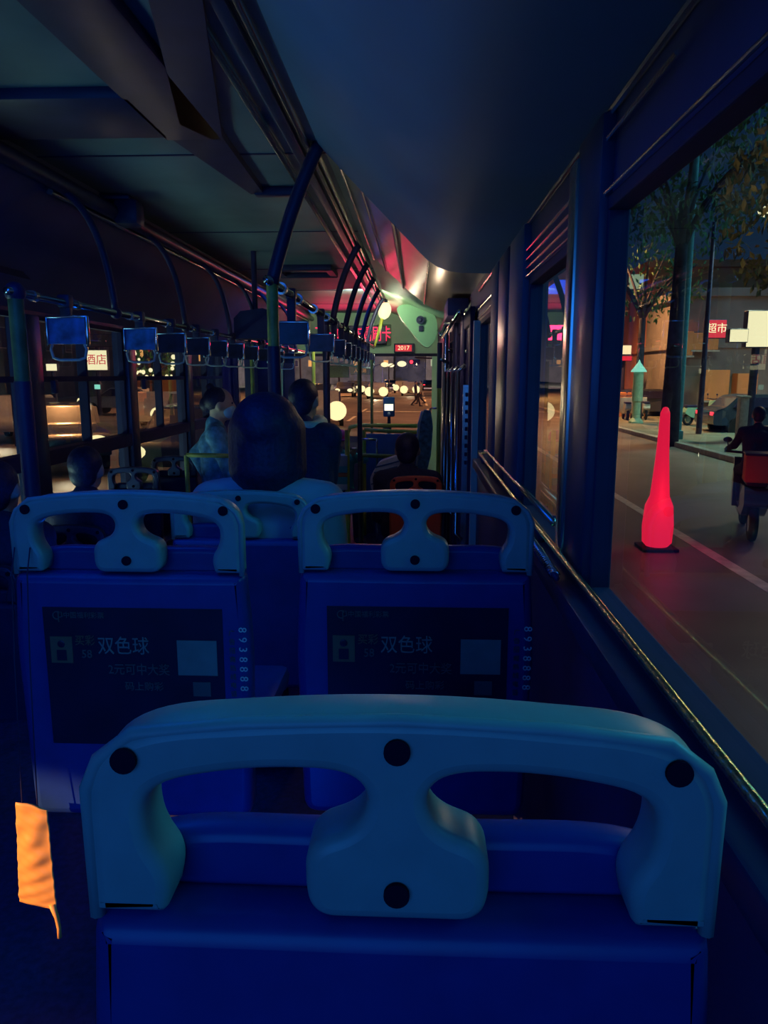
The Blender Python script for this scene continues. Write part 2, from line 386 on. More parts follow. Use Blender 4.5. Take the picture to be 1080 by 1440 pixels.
# left cove and its edge tube
profl = [(-1.56, ZC+.01), (-1.56, .82), (-1.66, .70), (-1.78, .55), (-1.88, .44), (-1.93, .36), (XL-.01, .31), (XL-.01, ZC+.01)]
top('trim_26', MB().prism(profl, YB, YF), 'cove', 'smooth curved cove above the far windows', kind='structure')
top('trim_27', MB().tube([(-1.52, YB, .80), (-1.52, YF, .80)], .035, 14), 'darkmetal', 'round dark edge tube along the far cove', kind='structure')
top('trim_28', MB().tube([(-1.565, 3.3, .768), (-1.565, YF, .768)], .013, 10), 'alu', 'bright strip below the dark edge tube', kind='structure')
# roof members
b = MB().span((-.93, YB, ZC-.035), (-.71, 2.9, ZC+.01), bev=.01).span((-1.6, 2.47, ZC-.035), (-.9, 2.87, ZC+.01), bev=.01)
b.prism([(-.73, 2.95), (-.82, 2.72), (-.56, 1.6), (-.44, 1.6)], ZC-.035, ZC+.005, 'z')
b.prism([(-.93, 2.7), (-.71, 2.7), (-.74, 3.75), (-.80, 3.75)], ZC-.03, ZC+.005, 'z').box((-.66, 3.75, ZC-.02), (.24, .06, .04), bev=.008)
top('roof_hatch_frame', b, 'black', 'dark framework of bars across the nearest ceiling panel', 'hatch frame')
top('roof_hatch_frame', MB().box((-.95, 6.3, ZC-.02), (.5, .10, .05), bev=.01).box((-.95, 6.75, ZC-.02), (.5, .06, .05), bev=.01).box((-1.17, 6.5, ZC-.02), (.06, .4, .04)).box((-.73, 6.5, ZC-.02), (.06, .4, .04)),
    'black', 'small dark hatch frame on the ceiling beyond the curved pole', 'hatch frame')
# front bulkhead and windscreen
b = MB().span((XL, YF, .30), (XR+.1, YF+.08, ZC+.02)).span((XL, YF, LOW-.2), (XR+.05, YF+.08, -.92)).span((XR-.08, YF, -.92), (XR+.07, YF+.08, .32)).span((XL-.05, YF, -.92), (XL+.08, YF+.08, .32))
top('wall_front', b, 'green', 'pale green bulkhead above the windscreen', kind='structure', smooth=False)
top('window_20', MB().span((XL+.08, YF+.03, -.92), (XR-.08, YF+.036, .30)), 'glassw', 'windscreen of the bus', kind='structure', smooth=False)
top('trim_29', MB().span((XL, YF-.03, .27), (XR, YF, .31)), 'rubber', 'dark rubber edge over the windscreen', kind='structure')
top('dashboard', MB().prism([(YF-.55, -1.0), (YF-.5, -.93), (YF-.02, -.88), (YF-.02, LOW), (YF-.45, LOW)], XL+.05, -.35, 'x'), 'black', 'dark dashboard under the windscreen', 'dashboard')
# sill below the right windows
b = MB().span((XR-.045, YB, -.40), (XR+.005, 3.3, -.36), bev=.006)
top('trim_30', b, 'darkmetal', 'dark sill ledge below the side windows', kind='structure')

# ================================================================== SEATS
def bus_seat(label, base, group=None, col='frame', shell='shell', wd=1.0, poster=False, pedestal=True):
    """seat seen from behind; base on the floor, top edge .95 above it, rear face at y = 0"""
    t = thing('seat', label, 'seat', base, group); bx, by, bz = base; T = .95
    half = [(.156, -.144, .005), (.150, -.116, .015), (.168, -.088, .03), (.166, -.050, .03), (.095, -.036, .06), (.032, -.037, .025), (.017, -.054, .018), (.026, -.078, .02), (.061, -.090, .018), (.061, -.132, .014), (.050, -.144, .010)]
    ol = [(-.205, -.144, .005), (-.205, -.040, .03), (-.172, -.009, .045), (0, .004, .14), (.172, -.009, .045), (.205, -.040, .03), (.205, -.144, .005)]
    ol += half+[(-a, b, r) for a, b, r in half[::-1]]
    X = Matrix.Translation((bx, by+.026, bz+T)) @ Matrix.Rotation(math.pi/2, 4, 'X') @ Matrix.Diagonal((wd, 1, 1, 1))
    f = adopt('handle_frame', plate([rounded(ol, 7)], .046, .009, X), col, t, smooth='auto')
    # raised lip around the outside of the frame
    lip = [(-.204, -.144), (-.205, -.05), (-.196, -.030), (-.172, -.011), (-.10, -.003), (0, .001), (.10, -.003), (.172, -.011), (.196, -.030), (.205, -.05), (.204, -.144)]
    part('edge_lip', MB().tube([(bx+a*wd, by+.009, bz+T+b-.004) for a, b in lip], .0055, 8), col, f, smooth=True)
    for (a, b) in [(-.176, -.030), (0, -.020), (.176, -.030), (0, -.121)]:
        rc = part('bolt_recess', shift(MB().lathe([(.0085, 0), (.0085, .003), (.002, .0035)], (0, 0, 0), 20).turn(math.pi/2, (0, 0, 0), 'X'), (bx+a*wd, by+.002, bz+T+b)), 'hole', f, smooth=False)
    sh = rounded([(-.198, -.60, .04), (-.200, -.12, .03), (-.15, -.106, .04), (0, -.108, .05), (.15, -.106, .04), (.200, -.12, .03), (.198, -.60, .04)], 6)
    X2 = Matrix.Translation((bx, by+.060, bz+T)) @ Matrix.Rotation(math.pi/2, 4, 'X') @ Matrix.Diagonal((wd, 1, 1, 1))
    adopt('backrest_shell', plate([sh], .03, .010, X2), shell, t, smooth='auto')
    cv = rounded([(-.208, -.62, .03), (-.216, -.28, .05), (-.207, -.147, .012), (0, -.148, 0), (.207, -.147, .012), (.216, -.28, .05), (.208, -.62, .03)], 6)
    X3 = Matrix.Translation((bx, by+.026, bz+T)) @ Matrix.Rotation(math.pi/2, 4, 'X') @ Matrix.Diagonal((wd, 1, 1, 1))
    c = adopt('back_cover', plate([cv], .054, .016, X3), shell, t, smooth='auto')
    part('seat_pan', MB().box((bx, by+.27, bz+.43), (.41*wd, .40, .05), bev=.02).box((bx, by+.46, bz+.41), (.40*wd, .05, .05), bev=.02), shell, t)
    if pedestal:
        part('pedestal', MB().box((bx, by+.25, bz+.205), (.06, .16, .41), bev=.01).box((bx, by+.25, bz+.01), (.26, .30, .02), bev=.004), 'darkmetal', t)
    if poster:
        yy = by-.0025
        p = part('poster', MB().span((bx-.158, yy, bz+T-.47), (bx+.168, yy+.003, bz+T-.207)), 'poster', t, smooth=False, label='black lottery poster')
        L = lambda s, size, m, x, z, sx=1: lettering(s, size, m, p, (bx+x, yy-.0007, bz+T+z), sx=sx)
        part('emblem', shift(MB().tube([(-.007*math.cos(a*.5), 0, .007*math.sin(a*.5)) for a in range(-4, 6)], .0011, 6), (bx-.132, yy-.001, bz+T-.222)).tube([(bx-.129, yy-.001, bz+T-.234), (bx-.129, yy-.001, bz+T-.214), (bx-.123, yy-.001, bz+T-.216), (bx-.122, yy-.001, bz+T-.224), (bx-.129, yy-.001, bz+T-.226)], .0011, 6), 'greyprint', p)
        L('中国福利彩票', .0125, 'greyprint', -.083, -.222)
        part('badge', MB().span((bx-.148, yy-.0008, bz+T-.312), (bx-.108, yy, bz+T-.262)), 'brownprint', p, smooth=False)
        part('badge_figure', MB().ball((bx-.128, yy-.001, bz+T-.276), (.007, .0008, .007), 12).box((bx-.128, yy-.001, bz+T-.297), (.018, .001, .02)), 'poster', p)
        L('买彩', .021, 'brownprint', -.084, -.270, .9); L('58', .022, 'greyprint', -.082, -.295, .9)
        L('双色球', .036, 'dimprint', -.014, -.280, .88); L('2元可中大奖', .023, 'greyprint', .012, -.324, .9); L('码上购彩', .018, 'greyprint', .02, -.356)
        part('label_square', MB().span((bx+.084, yy-.0008, bz+T-.332), (bx+.156, yy, bz+T-.266)), 'dimprint', p, smooth=False, label='plain pale square panel')
        part('label_square', MB().span((bx+.110, yy-.0008, bz+T-.372), (bx+.142, yy, bz+T-.345)), 'greyprint', p, smooth=False)
        for k, ch in enumerate('8938888'): lettering(ch, .021, 'white', c, (bx+.203, by-.0022, bz+T-.245-.0185*k), (math.pi/2, math.pi/2, 0), name='side_number')
        for k, ch in enumerate('广告招商热线电话'): lettering(ch, .012, 'greyprint', c, (bx+.184, by-.0022, bz+T-.252-.0165*k), name='side_lettering')
    return t
def shift(mb, v):
    bmesh.ops.translate(mb.bm, vec=Vector(v), verts=mb.bm.verts); return mb

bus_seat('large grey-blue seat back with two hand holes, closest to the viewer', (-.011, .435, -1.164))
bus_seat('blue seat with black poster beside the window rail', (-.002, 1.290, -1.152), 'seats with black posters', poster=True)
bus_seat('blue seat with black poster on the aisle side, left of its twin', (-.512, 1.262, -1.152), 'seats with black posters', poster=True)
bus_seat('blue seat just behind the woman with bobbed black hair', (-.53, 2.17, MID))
s0 = bus_seat('dark seat with two hand holes by the far window, the nearer of two', (-1.79, 4.6, -1.52), 'seats along the far wall', col='darkmetal', shell='black', wd=.78)
c = copy_tree(s0, (-1.74, 5.25, -1.52)); c['label'] = 'dark seat with two hand holes by the far window, the farther of two'
c = copy_tree(s0, (-1.64, 2.60, LOW)); c['label'] = 'dark seat carrying the head at the far lower edge of the windows'; c['label'] = 'dark seat of the passenger closest along the far wall'
c = copy_tree(s0, (-1.62, 3.34, LOW)); c['label'] = 'dark seat of the short-haired passenger along the far wall'
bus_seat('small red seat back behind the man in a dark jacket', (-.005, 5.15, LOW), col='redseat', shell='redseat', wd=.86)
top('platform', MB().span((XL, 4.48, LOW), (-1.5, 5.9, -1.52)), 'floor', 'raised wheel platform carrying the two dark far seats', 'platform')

# orange bag-like sheet, added in place of a lit orange patch
def orange_patch():
    b = bmesh.new(); nx, nz = 22, 50; pts = {}
    a0 = W(22, 1128, 1.21); a1 = W(66, 1133, 1.21); b0 = W(27, 1268, 1.21); b1 = W(80, 1278, 1.21)
    for s in (0, 1):
        for i in range(nx+1):
            for j in range(nz+1):
                u, v = i/nx, j/nz
                p = (a0*(1-u)+a1*u)*(1-v)+(b0*(1-u)+b1*u)*v
                th = .003+.004*math.sin(math.pi*u)*math.sin(math.pi*min(1, v*1.2))
                wr = .0009*math.sin(36*v+3*u)+.0010*math.sin(9*u+31*v*v)+.0006*math.sin(70*v-9*u)
                notch = .010*math.exp(-((u-1)/.35)**2)*(1 if j == 0 else max(0, 1-v*9))
                p = p+Vector((0, (-th if s == 0 else th)*math.sin(math.pi*min(max(u, .04), .96))-wr, -notch*.9))
                pts[s, i, j] = b.verts.new(p)
        for i in range(nx):
            for j in range(nz): b.faces.new((pts[s, i, j], pts[s, i+1, j], pts[s, i+1, j+1], pts[s, i, j+1]))
    m = MB(); ring = [(i, 0) for i in range(nx)]+[(nx, j) for j in range(nz)]+[(i, nz) for i in range(nx, 0, -1)]+[(0, j) for j in range(nz, 0, -1)]
    for k in range(len(ring)):
        p, q = ring[k], ring[(k+1) % len(ring)]
        b.faces.new((pts[0, p[0], p[1]], pts[0, q[0], q[1]], pts[1, q[0], q[1]], pts[1, p[0], p[1]]))
    m.add(b); base = (a0.x+.03, 1.21, b0.z)
    t = thing('patch_sheet', 'orange sheet added for a lit patch, low behind the aisle seat with poster', 'bag', base)
    part('sheet_body', m, 'litpatch', t, smooth=True)
    q = [W(73, 1272, 1.21), W(80, 1290, 1.21), W(83, 1305, 1.21), W(84, 1318, 1.21)]
    part('sheet_tail', MB().tube(q, [.006, .0045, .004, .0045], 8), 'litpatch', t, smooth=True)
    for dx in (.012, .040):
        part('hanging_string', MB().tube([a0+Vector((dx, 0, -.004)), Vector((a0.x+dx, 1.228, -.5)), Vector((a0.x+dx, 1.245, -.345)), Vector((a0.x+dx, 1.262, -.30))], .0012, 6), 'rubber', t, smooth=True)
orange_patch()
light('SPOT', 'patch_spot', (-6, -2.5, 1.5), (1, .47, .15), 5200, .02, look=W(44, 1208, 1.21), angle=2.7, blend=.35)  # added narrow spot aimed at the orange sheet alone

# ================================================================== HANDRAILS, POLES, STRAPS
def arc(p0, p1, p2, n=14):
    return [(Vector(p0)*(1-t)**2+Vector(p1)*2*t*(1-t)+Vector(p2)*t*t) for t in [k/n for k in range(n+1)]]
BX, BZ = -1.33, .27
t = thing('strap_rail', 'long chrome strap rail nearer the far windows', 'handrail', (BX, 2.5, BZ), 'overhead strap rails')
part('rail_tube', MB().tube([(BX, 2.45, BZ), (BX, 6.0, BZ), (BX, 9.0, BZ)], .013, 14), 'chrome', t, smooth=True)
for y in (3.34, 4.35, 5.4, 6.35, 7.3, 8.3):
    part('bracket', MB().tube(arc((-1.53, y, .78), (-1.36, y, .68), (BX, y, BZ), 14), .0155, 10).ball((BX, y, BZ), .026, 12), 'black', t, smooth=True)
for y in (2.62, 2.95, 3.5, 4.0, 4.45, 4.9, 5.6, 6.6): part('clamp_ring', MB().cyl((BX, y-.012, BZ), (BX, y+.012, BZ), .019), 'alu', t)
CX, CZ = -.585, .365
t = thing('strap_rail', 'long chrome strap rail along the aisle, nearer the duct housing', 'handrail', (CX, 3.06, CZ), 'overhead strap rails')
part('rail_tube', MB().tube([(CX, 2.98, CZ), (CX, 6.5, CZ), (CX, 10.2, CZ)], .017, 14), 'chrome', t, smooth=True)
for y in (5.26, 6.15, 7.05, 7.95, 8.85):
    part('bracket', MB().tube(arc((-.40, y, .865), (-.52, y, .70), (CX, y, CZ), 14), .022, 10).ball((CX, y, CZ), .032, 12), 'black', t, smooth=True)
for y in (3.3, 3.75, 4.3, 4.9, 5.5): part('clamp_ring', MB().cyl((CX, y-.02, CZ), (CX, y+.02, CZ), .026), 'alu', t)
# the thick pole with its curved top
t = thing('grab_pole', 'thick pole in the aisle bending up to the duct housing', 'pole', (-.58, 3.06, LOW))
part('curved_top', MB().tube(arc((-.385, 3.06, .872), (-.50, 3.06, .66), (-.58, 3.06, .36), 18), .026, 14), 'black', t, smooth=True)
part('yellow_sleeve', MB().cyl((-.58, 3.06, .11), (-.58, 3.06, .37), .0235, seg=20), 'olive', t)
part('lower_tube', MB().cyl((-.58, 3.06, -1.46), (-.58, 3.06, .115), .0265, seg=20), 'black', t)
part('floor_flange', MB().lathe([(.05, 0), (.05, .01), (.03, .02)], (-.58, 3.06, -1.46)), 'alu', t)
t = thing('grab_pole', 'dark pole with a green upper sleeve in front of the far windows', 'pole', (BX, 2.5, LOW+.35))
part('lower_tube', MB().cyl((BX, 2.5, MID), (BX, 2.5, -.02), .028, seg=20), 'black', t)
part('green_sleeve', MB().cyl((BX, 2.5, -.02), (BX, 2.5, BZ-.01), .025, seg=20), 'sleeve', t)
part('pole_joint', MB().ball((BX, 2.5, BZ), .034, 14), 'black', t, smooth=True)
part('floor_flange', MB().lathe([(.05, 0), (.05, .01), (.03, .02)], (BX, 2.5, MID)), 'alu', t)
t = thing('grab_pole', 'grey green pole standing before the windscreen, behind the standing man', 'pole', W(458, 700, 5.2)*1)
bx = W(460, 600, 5.2); base = BASE[t.name] = Vector((bx.x, 5.2, LOW)); t.location = base+Vector((0, 0, E))
part('pole_tube', MB().cyl((bx.x, 5.2, LOW), (bx.x, 5.2, .36), .024), 'darkmetal', t)
part('top_joint', MB().ball((bx.x, 5.2, .36), .035, 12), 'black', t, smooth=True)
def pole(label, px, Y, z0, z1, r, m, sleeve=None, group=None):
    x = W(px, 600, Y).x; t = thing('grab_pole', label, 'pole', (x, Y, z0), group)
    part('pole_tube', MB().cyl((x, Y, z0), (x, Y, z1), r), m, t)
    if sleeve: part('pole_sleeve', MB().cyl((x, Y, sleeve[0]), (x, Y, sleeve[1]), r*1.15), sleeve[2], t)
    return t
pole('upright with a dark mid sleeve in the middle of the windscreen view', 506, 6.6, LOW, .12, .019, 'rustic', (-.75, -.32, 'black'))
pole('thin yellow upright behind the card reader stand', 523, 8.0, LOW, .16, .015, 'olive')
pole('short yellow upright holding the near end of the yellow barrier', 488, 7.0, LOW, -.50, .022, 'yellow')
pole('yellow upright by the door with a blue jacket beside it', 617, 7.2, LOW, .30, .020, 'yellow', (-.12, .3, 'black'))
pole('dark upright with chrome glint at the far side of the door', 625, 6.6, LOW, .43, .018, 'chrome')
pole('black upright at the near side of the door', 640, 4.9, LOW, .42, .021, 'black')
pole('black upright beside the perforated strip', 651, 4.3, LOW, .42, .024, 'black')
pole('yellow green pole by the far windows beyond the woman in the mask', 357, 7.4, LOW, .30, .02, 'olive')
pole('pale green pole beyond the woman with bobbed hair', 396, 8.2, LOW, .36, .026, 'greend')
# door machinery and uprights on the kerb side
t = thing('door_1', 'folding door with dark leaves on the kerb side', None, (XR-.02, 5.2, LOW), kind='structure')
for k, y in enumerate((3.75, 4.35, 4.95, 5.55)):
    lf = part('door_leaf', MB().span((XR-.035, y, LOW+.02), (XR-.012, y+.05, .33)).span((XR-.035, y+.52, LOW+.02), (XR-.012, y+.57, .33)).span((XR-.035, y, LOW+.02), (XR-.012, y+.57, LOW+.2)).span((XR-.035, y, .25), (XR-.012, y+.57, .33)), 'rubber', t, smooth=False, bev=.004)
    part('door_handrail', MB().tube([(XR-.05, y+.1, -.85), (XR-.085, y+.12, -.82), (XR-.085, y+.12, .02), (XR-.05, y+.1, .05)], .012, 10), 'chrome', lf, smooth=True)
    part('door_glass', MB().span((XR-.026, y+.05, LOW+.2), (XR-.022, y+.52, .25)), 'glass', lf, smooth=False)
part('door_rod', MB().tube([(XR-.09, 3.7, .30), (XR-.09, 6.2, .30)], .012, 10), 'chrome', t, smooth=True)
part('door_motor', MB().box((XR-.07, 4.5, .37), (.12, .5, .10), bev=.012), 'black', t)
for (y, z, dz, m, w_) in [(3.58, -.6, 1.7, 'cream', .010), (6.35, -.6, 1.9, 'darkmetal', .02), (6.7, -.6, 1.9, 'rubber', .03)]:
    top('pillar', MB().span((XR-.03, y, z-dz/2), (XR, y+w_*3, z+dz/2)), m, 'narrow upright beside the bus door', kind='structure')
t = thing('perforated_strip', 'pale perforated metal strip beside the door uprights', 'metal strip', (W(655, 600, 4.0).x, 4.0, -1.0))
x = W(655, 600, 4.0).x
part('strip_plate', MB().span((x-.018, 4.0, LOW), (x+.018, 4.01, -.05)), 'alu', t, smooth=False)
for k in range(9): part('strip_hole', MB().box((x, 3.999, -.10-.045*k), (.012, .003, .022), bev=.004), 'black', t)
for k, (px, py, Y) in enumerate([(633, 447, 5.0), (622, 470, 6.2), (659, 440, 4.2)]):
    p = W(px, py, Y)
    t = thing('pole_clamp', 'chrome clamp joining the door uprights, %s' % ('middle one', 'farthest one', 'nearest one')[k], 'clamp', p, 'chrome clamps beside the door')
    part('clamp_ball', MB().ball(p, .03, 12), 'chrome', t, smooth=True)
    part('clamp_arm', MB().tube([p, p+Vector((.02, .05, .06)), p+Vector((.05, .12, .07))], .014, 10), 'alu', t, smooth=True)
    top('cross_tube', MB().tube([p+Vector((-.01, 0, -.2)), p+Vector((.09, .1, -.24))], .013, 10), 'chrome', 'short chrome tube between door uprights, %s' % ('middle one', 'farthest one', 'nearest one')[k], 'tube', 'cross tubes beside the door', smooth=True)
# rail along the right sill
t = thing('window_rail', 'yellowish chrome grab rail along the side windows', 'handrail', (.262, 3.1, -.33))
part('rail_tube', MB().tube([(.262, -.6, -.322), (.262, .6, -.322), (.262, 2.0, -.322), (.262, 3.12, -.322), (.28, 3.15, -.322)], .0058, 14), 'brass', t, smooth=True)
for y in (3.1, 1.62, -.3): part('rail_foot', MB().tube([(.262, y, -.322), (.275, y, -.35), (.278, y, -.37)], .008, 10).cyl((.278, y, -.375), (.278, y, -.362), .018), 'darkmetal', t, smooth=True)
t = thing('coiled_cable', 'ribbed metal coil lying below the side rail', 'cable', (.247, 1.5, -.36))
part('coil', MB().tube([(.244+.007*math.cos(k*.9), 1.28+.0019*k, -.345+.007*math.sin(k*.9)) for k in range(250)], .0028, 6), 'chrome', t, smooth=True)
part('core', MB().tube([(.244, 1.26, -.345), (.244, 1.77, -.345)], .005, 8), 'black', t, smooth=True)
t = thing('window_rail', 'short pale rail under the farther side window', 'handrail', (.272, 2.5, -.27))
part('rail_tube', MB().tube([(.275, 1.48, -.290), (.275, 2.0, -.290), (.275, 2.9, -.29), (.275, 3.0, -.30)], .0075, 12), 'alu', t, smooth=True)
for y in (1.5, 2.9): part('rail_foot', MB().cyl((.275, y, -.29), (.292, y, -.29), .011), 'black', t)

# strap handles: black band, advert board in a clear frame, grip
def strap(label, x, y, zr, ztop, board, group, tilt=0.):
    t = thing('hanging_strap', label, 'strap', (x, y, ztop-.165), group)
    part('strap_band', MB().span((x-.021, y-.012, ztop-.004), (x+.021, y+.012, zr+.02), bev=.006).box((x, y, zr+.005), (.05, .045, .05), bev=.01), 'black', t)
    h = part('advert_frame', MB().box((x, y, ztop-.004), (.160, .022, .010), bev=.003).box((x-.077, y, ztop-.055), (.008, .022, .11), bev=.003).box((x+.077, y, ztop-.055), (.010, .022, .11), bev=.003), 'chrome', t)
    part('advert_board', MB().box((x, y, ztop-.056), (.146, .008, .098), bev=.002), board, h, smooth=False)
    part('grip', MB().tube([(x+sx*.062*1.0, y, ztop-.106-dz) for sx, dz in [(-1, 0), (-1.12, .018), (-1.0, .05), (-.6, .058), (.6, .058), (1.0, .05), (1.12, .018), (1, 0)]], .0055, 10), 'gripw', t, smooth=True)
    return t
YB_ = [2.86, 3.62, 4.08, 4.55, 4.98, 5.45, 5.95, 6.5, 7.1, 7.7]
s1 = strap('strap with bright blue advert board nearest the green sleeved pole', BX, YB_[0], BZ, .222, 'boardb', 'straps on the rail by the far windows')
s2 = strap('strap with mottled blue advert board, second from the green sleeved pole', BX, YB_[1], BZ, .226, 'boardb', 'straps on the rail by the far windows')
s3 = strap('dark strap board, third along the rail by the far windows', BX, YB_[2], BZ, .226, 'boardd', 'straps on the rail by the far windows')
ORD = ['fourth', 'fifth', 'sixth', 'seventh', 'eighth', 'ninth', 'tenth', 'eleventh', 'twelfth', 'thirteenth']
for k, y in enumerate(YB_[3:]):
    c = copy_tree(s3, (BX, y, .226-.165)); c['label'] = 'dark strap board, %s along the rail by the far windows' % ORD[k]
s4 = strap('large dark strap board just beyond the thick aisle pole', CX, 3.55, CZ, .247, 'boardd', 'straps on the aisle rail')
for k, y in enumerate((4.62, 5.35, 5.85, 6.3, 6.75, 7.2, 7.65, 8.1, 8.55, 9.0)):
    c = copy_tree(s4, (CX, y, .247-.165)); c['label'] = 'dark strap board, %s along the aisle rail from the thick pole' % (['second', 'third']+ORD)[k]

# things fixed to the ceiling and cove
p = W(165, 300, 3.9)
t = thing('ceiling_speaker', 'black rounded device with a cable loop on the far cove edge', 'speaker', (p.x, 3.9, .80))
part('speaker_body', MB().box((p.x+.06, 3.9, .80), (.13, .12, .13), bev=.03).box((p.x-.02, 3.9, .865), (.22, .14, .025), bev=.01), 'black', t)
part('cable', MB().tube(arc((p.x-.1, 3.86, .86), (p.x+.02, 3.84, .93), (p.x+.1, 3.86, .83)), .006, 8), 'black', t, smooth=True)
p = W(352, 457, 5.4)
t = thing('monitor', 'black box monitor hanging near the far cove', 'monitor', (p.x, 5.4, p.z-.1))
part('monitor_body', MB().prism([(p.x-.13, p.z-.09), (p.x+.14, p.z-.09), (p.x+.14, p.z+.10), (p.x+.08, p.z+.12), (p.x-.08, p.z+.10), (p.x-.13, p.z+.05)], 5.45, 5.7), 'black', t, bev=.01)
part('hanger', MB().cyl((p.x, 5.58, p.z+.1), (p.x, 5.58, .88), .02), 'black', t)
t = thing('cove_sticker', 'faint printed notice stuck on the far cove', 'sticker', (-1.86, 3.2, .42))
n = MB().box((0, 0, 0), (.002, .42, .09)); bmesh.ops.rotate(n.bm, cent=(0, 0, 0), matrix=Matrix.Rotation(-.75, 3, 'Y'), verts=n.bm.verts)
part('notice_film', shift(n, (-1.843, 3.35, .472)), 'darkmetal', t, smooth=False)
# LED sign, digit display and covers at the front
a = W(452, 459, 10.7); b_ = W(541, 483, 10.7)
t = thing('led_sign', 'long red scrolling LED sign above the windscreen', 'sign', ((a.x+b_.x)/2, 10.7, b_.z))
part('sign_case', MB().span((a.x-.02, 10.7, b_.z-.01), (b_.x+.02, 10.95, a.z+.01)), 'black', t, smooth=False, bev=.01)
lettering('下一站上车请刷卡', (a.z-b_.z)*.95, 'red', t, ((a.x+b_.x)/2, 10.694, (a.z+b_.z)/2), depth=.002, sx=.60)
light('AREA', 'led_sign_light', ((a.x+b_.x)/2, 10.6, (a.z+b_.z)/2+.02), (1, .03, .12), 5, 1.0, .2, look=((a.x+b_.x)/2, 6.5, ZC+.05))
a = W(556, 485, 10.9); b_ = W(579, 494, 10.9)
t = thing('digit_display', 'small red digital display on the green bulkhead', 'display', ((a.x+b_.x)/2, 10.9, b_.z))
part('display_case', MB().span((a.x-.02, 10.9, b_.z-.02), (b_.x+.04, 10.99, a.z+.02)), 'black', t, smooth=False, bev=.008)
part('display_face', MB().span((a.x, 10.896, b_.z), (b_.x, 10.901, a.z)), 'redsign', t, smooth=False)
lettering('2017', .085, 'sign', t, ((a.x+b_.x)/2, 10.89, (a.z+b_.z)/2), sx=1.0)
p0 = W(560, 432, 8.6); 
cvr = [(W(q[0], q[1], 8.6).x, W(q[0], q[1], 8.6).z) for q in [(556, 432), (570, 427), (592, 430), (610, 440), (616, 456), (614, 476), (604, 489), (594, 487), (578, 466), (562, 446)]]
t = thing('corner_cover', 'rounded pale green cover with a round port under the cove end', 'cover panel', (p0.x+.2, 8.6, .35))
part('cover_shell', MB().prism(rounded([(u, v, .1) for u, v in cvr], 4), 8.6, 8.9), 'greend', t, bev=.02)
p = W(591, 450, 8.58)
part('port_ring', shift(MB().lathe([(.045, 0), (.045, .02), (.028, .02), (.028, .006)], (0, 0, 0)).turn(math.pi/2, (0, 0, 0), 'X'), p+Vector((0, .01, 0))), 'darkmetal', t)
part('port_lens', MB().ball(p, (.024, .012, .024), 14), 'black', t, smooth=True)
part('switch_plate', MB().box(W(592, 462, 8.59), (.05, .01, .06), bev=.004), 'darkmetal', t)
a = W(530, 456, 10.95); b_ = W(550, 486, 10.95)
top('hatch_cover', MB().span((a.x, 10.95, b_.z), (b_.x, 10.99, a.z), bev=.012), 'greend', 'rounded service hatch on the green bulkhead', 'hatch')
p = W(541, 437, 9.0)
t = thing('driver_lamp', 'bright cream lamp with a slanting arm under the ceiling', 'lamp', p)
part('lamp_head', MB().ball(p, (.075, .06, .10), 16, rot=(0, .3, 0)), 'lampw', t, smooth=True)
part('lamp_arm', MB().tube([p+Vector((-.02, 0, -.05)), W(534, 462, 9.0), W(527, 487, 9.0)], [.022, .02, .012], 10), 'yellow', t, smooth=True)
part('lamp_mount', MB().cyl(p, (p.x+.02, p.y, ZC), .02), 'black', t)
light('POINT', 'driver_lamp_light', (p.x-.02, 9.3, p.z-.2), (.85, 1, .66), 6, .06)
light('AREA', 'bulkhead_fill_light', (-.6, 8.0, .80), (.85, 1, .62), 13, .3, .3, look=(-.35, 11, .55))  # added fill that brightens the green bulkhead
# card reader, barrier rails, partition, driver's area
x = W(547, 572, 8.3)
t = thing('card_reader', 'blue card reader with a bright screen on a post', 'card reader', (x.x, 8.3, -1.0))
part('reader_body', MB().box((x.x, 8.3, x.z), (.125, .06, .215), bev=.012), 'partition', t)
part('reader_screen', MB().box((x.x, 8.267, x.z-.005), (.095, .004, .07)), 'screen', t, smooth=False)
part('reader_button', shift(MB().lathe([(.018, 0), (.018, .005), (.012, .008)], (0, 0, 0)).turn(math.pi/2, (0, 0, 0), 'X'), (x.x, 8.27, x.z-.075)), 'white', t)
part('reader_post', MB().cyl((x.x, 8.32, LOW), (x.x, 8.32, x.z-.1), .018).ball((x.x-.02, 8.3, x.z-.24), .05, 12), 'darkmetal', t)
def bar(label, pts, r, m, cat='rail'):
    t = thing('barrier_rail', label, cat, (pts[0].x, pts[0].y, LOW))
    part('rail_tube', MB().tube(pts, r, 10), m, t, smooth=True)
    part('rail_post', MB().cyl((pts[0].x, pts[0].y, LOW), pts[0], r*1.0).cyl((pts[-1].x, pts[-1].y, LOW), pts[-1], r), m, t); return t
bar('upper yellow rail running across below the card reader', [W(489, 609, 8.0), W(492, 601, 8.0), W(504, 598, 8.0), W(592, 599, 8.0)], .022, 'yellow')
bar('lower yellow chrome rail across the front of the blue partition', [W(512, 604, 7.6), W(540, 606, 7.6), W(590, 608, 7.6)], .020, 'yellow')
bar('green yellow rail low on the blue partition', [W(508, 640, 7.1), W(530, 641, 7.1), W(557, 642, 7.1)], .020, 'olive')
bar('short chrome rail low on the partition', [W(506, 617.5, 7.3), W(530, 618.5, 7.3)], .012, 'chrome')
a = W(506, 610, 7.7); b_ = W(598, 640, 7.7)
t = thing('partition_panel', 'blue partition panel below the yellow rails', 'partition', ((a.x+b_.x)/2, 7.7, LOW))
part('panel_board', MB().span((a.x, 7.7, LOW), (b_.x, 7.74, a.z), bev=.008), 'partition', t)
part('panel_kick_strip', MB().span((a.x, 7.69, LOW+.25), (b_.x, 7.70, LOW+.27)), 'alu', t, smooth=False)
t = thing('driver_cab', 'dark tall cab partition beyond the far windows', 'partition', (-1.7, 8.5, LOW))
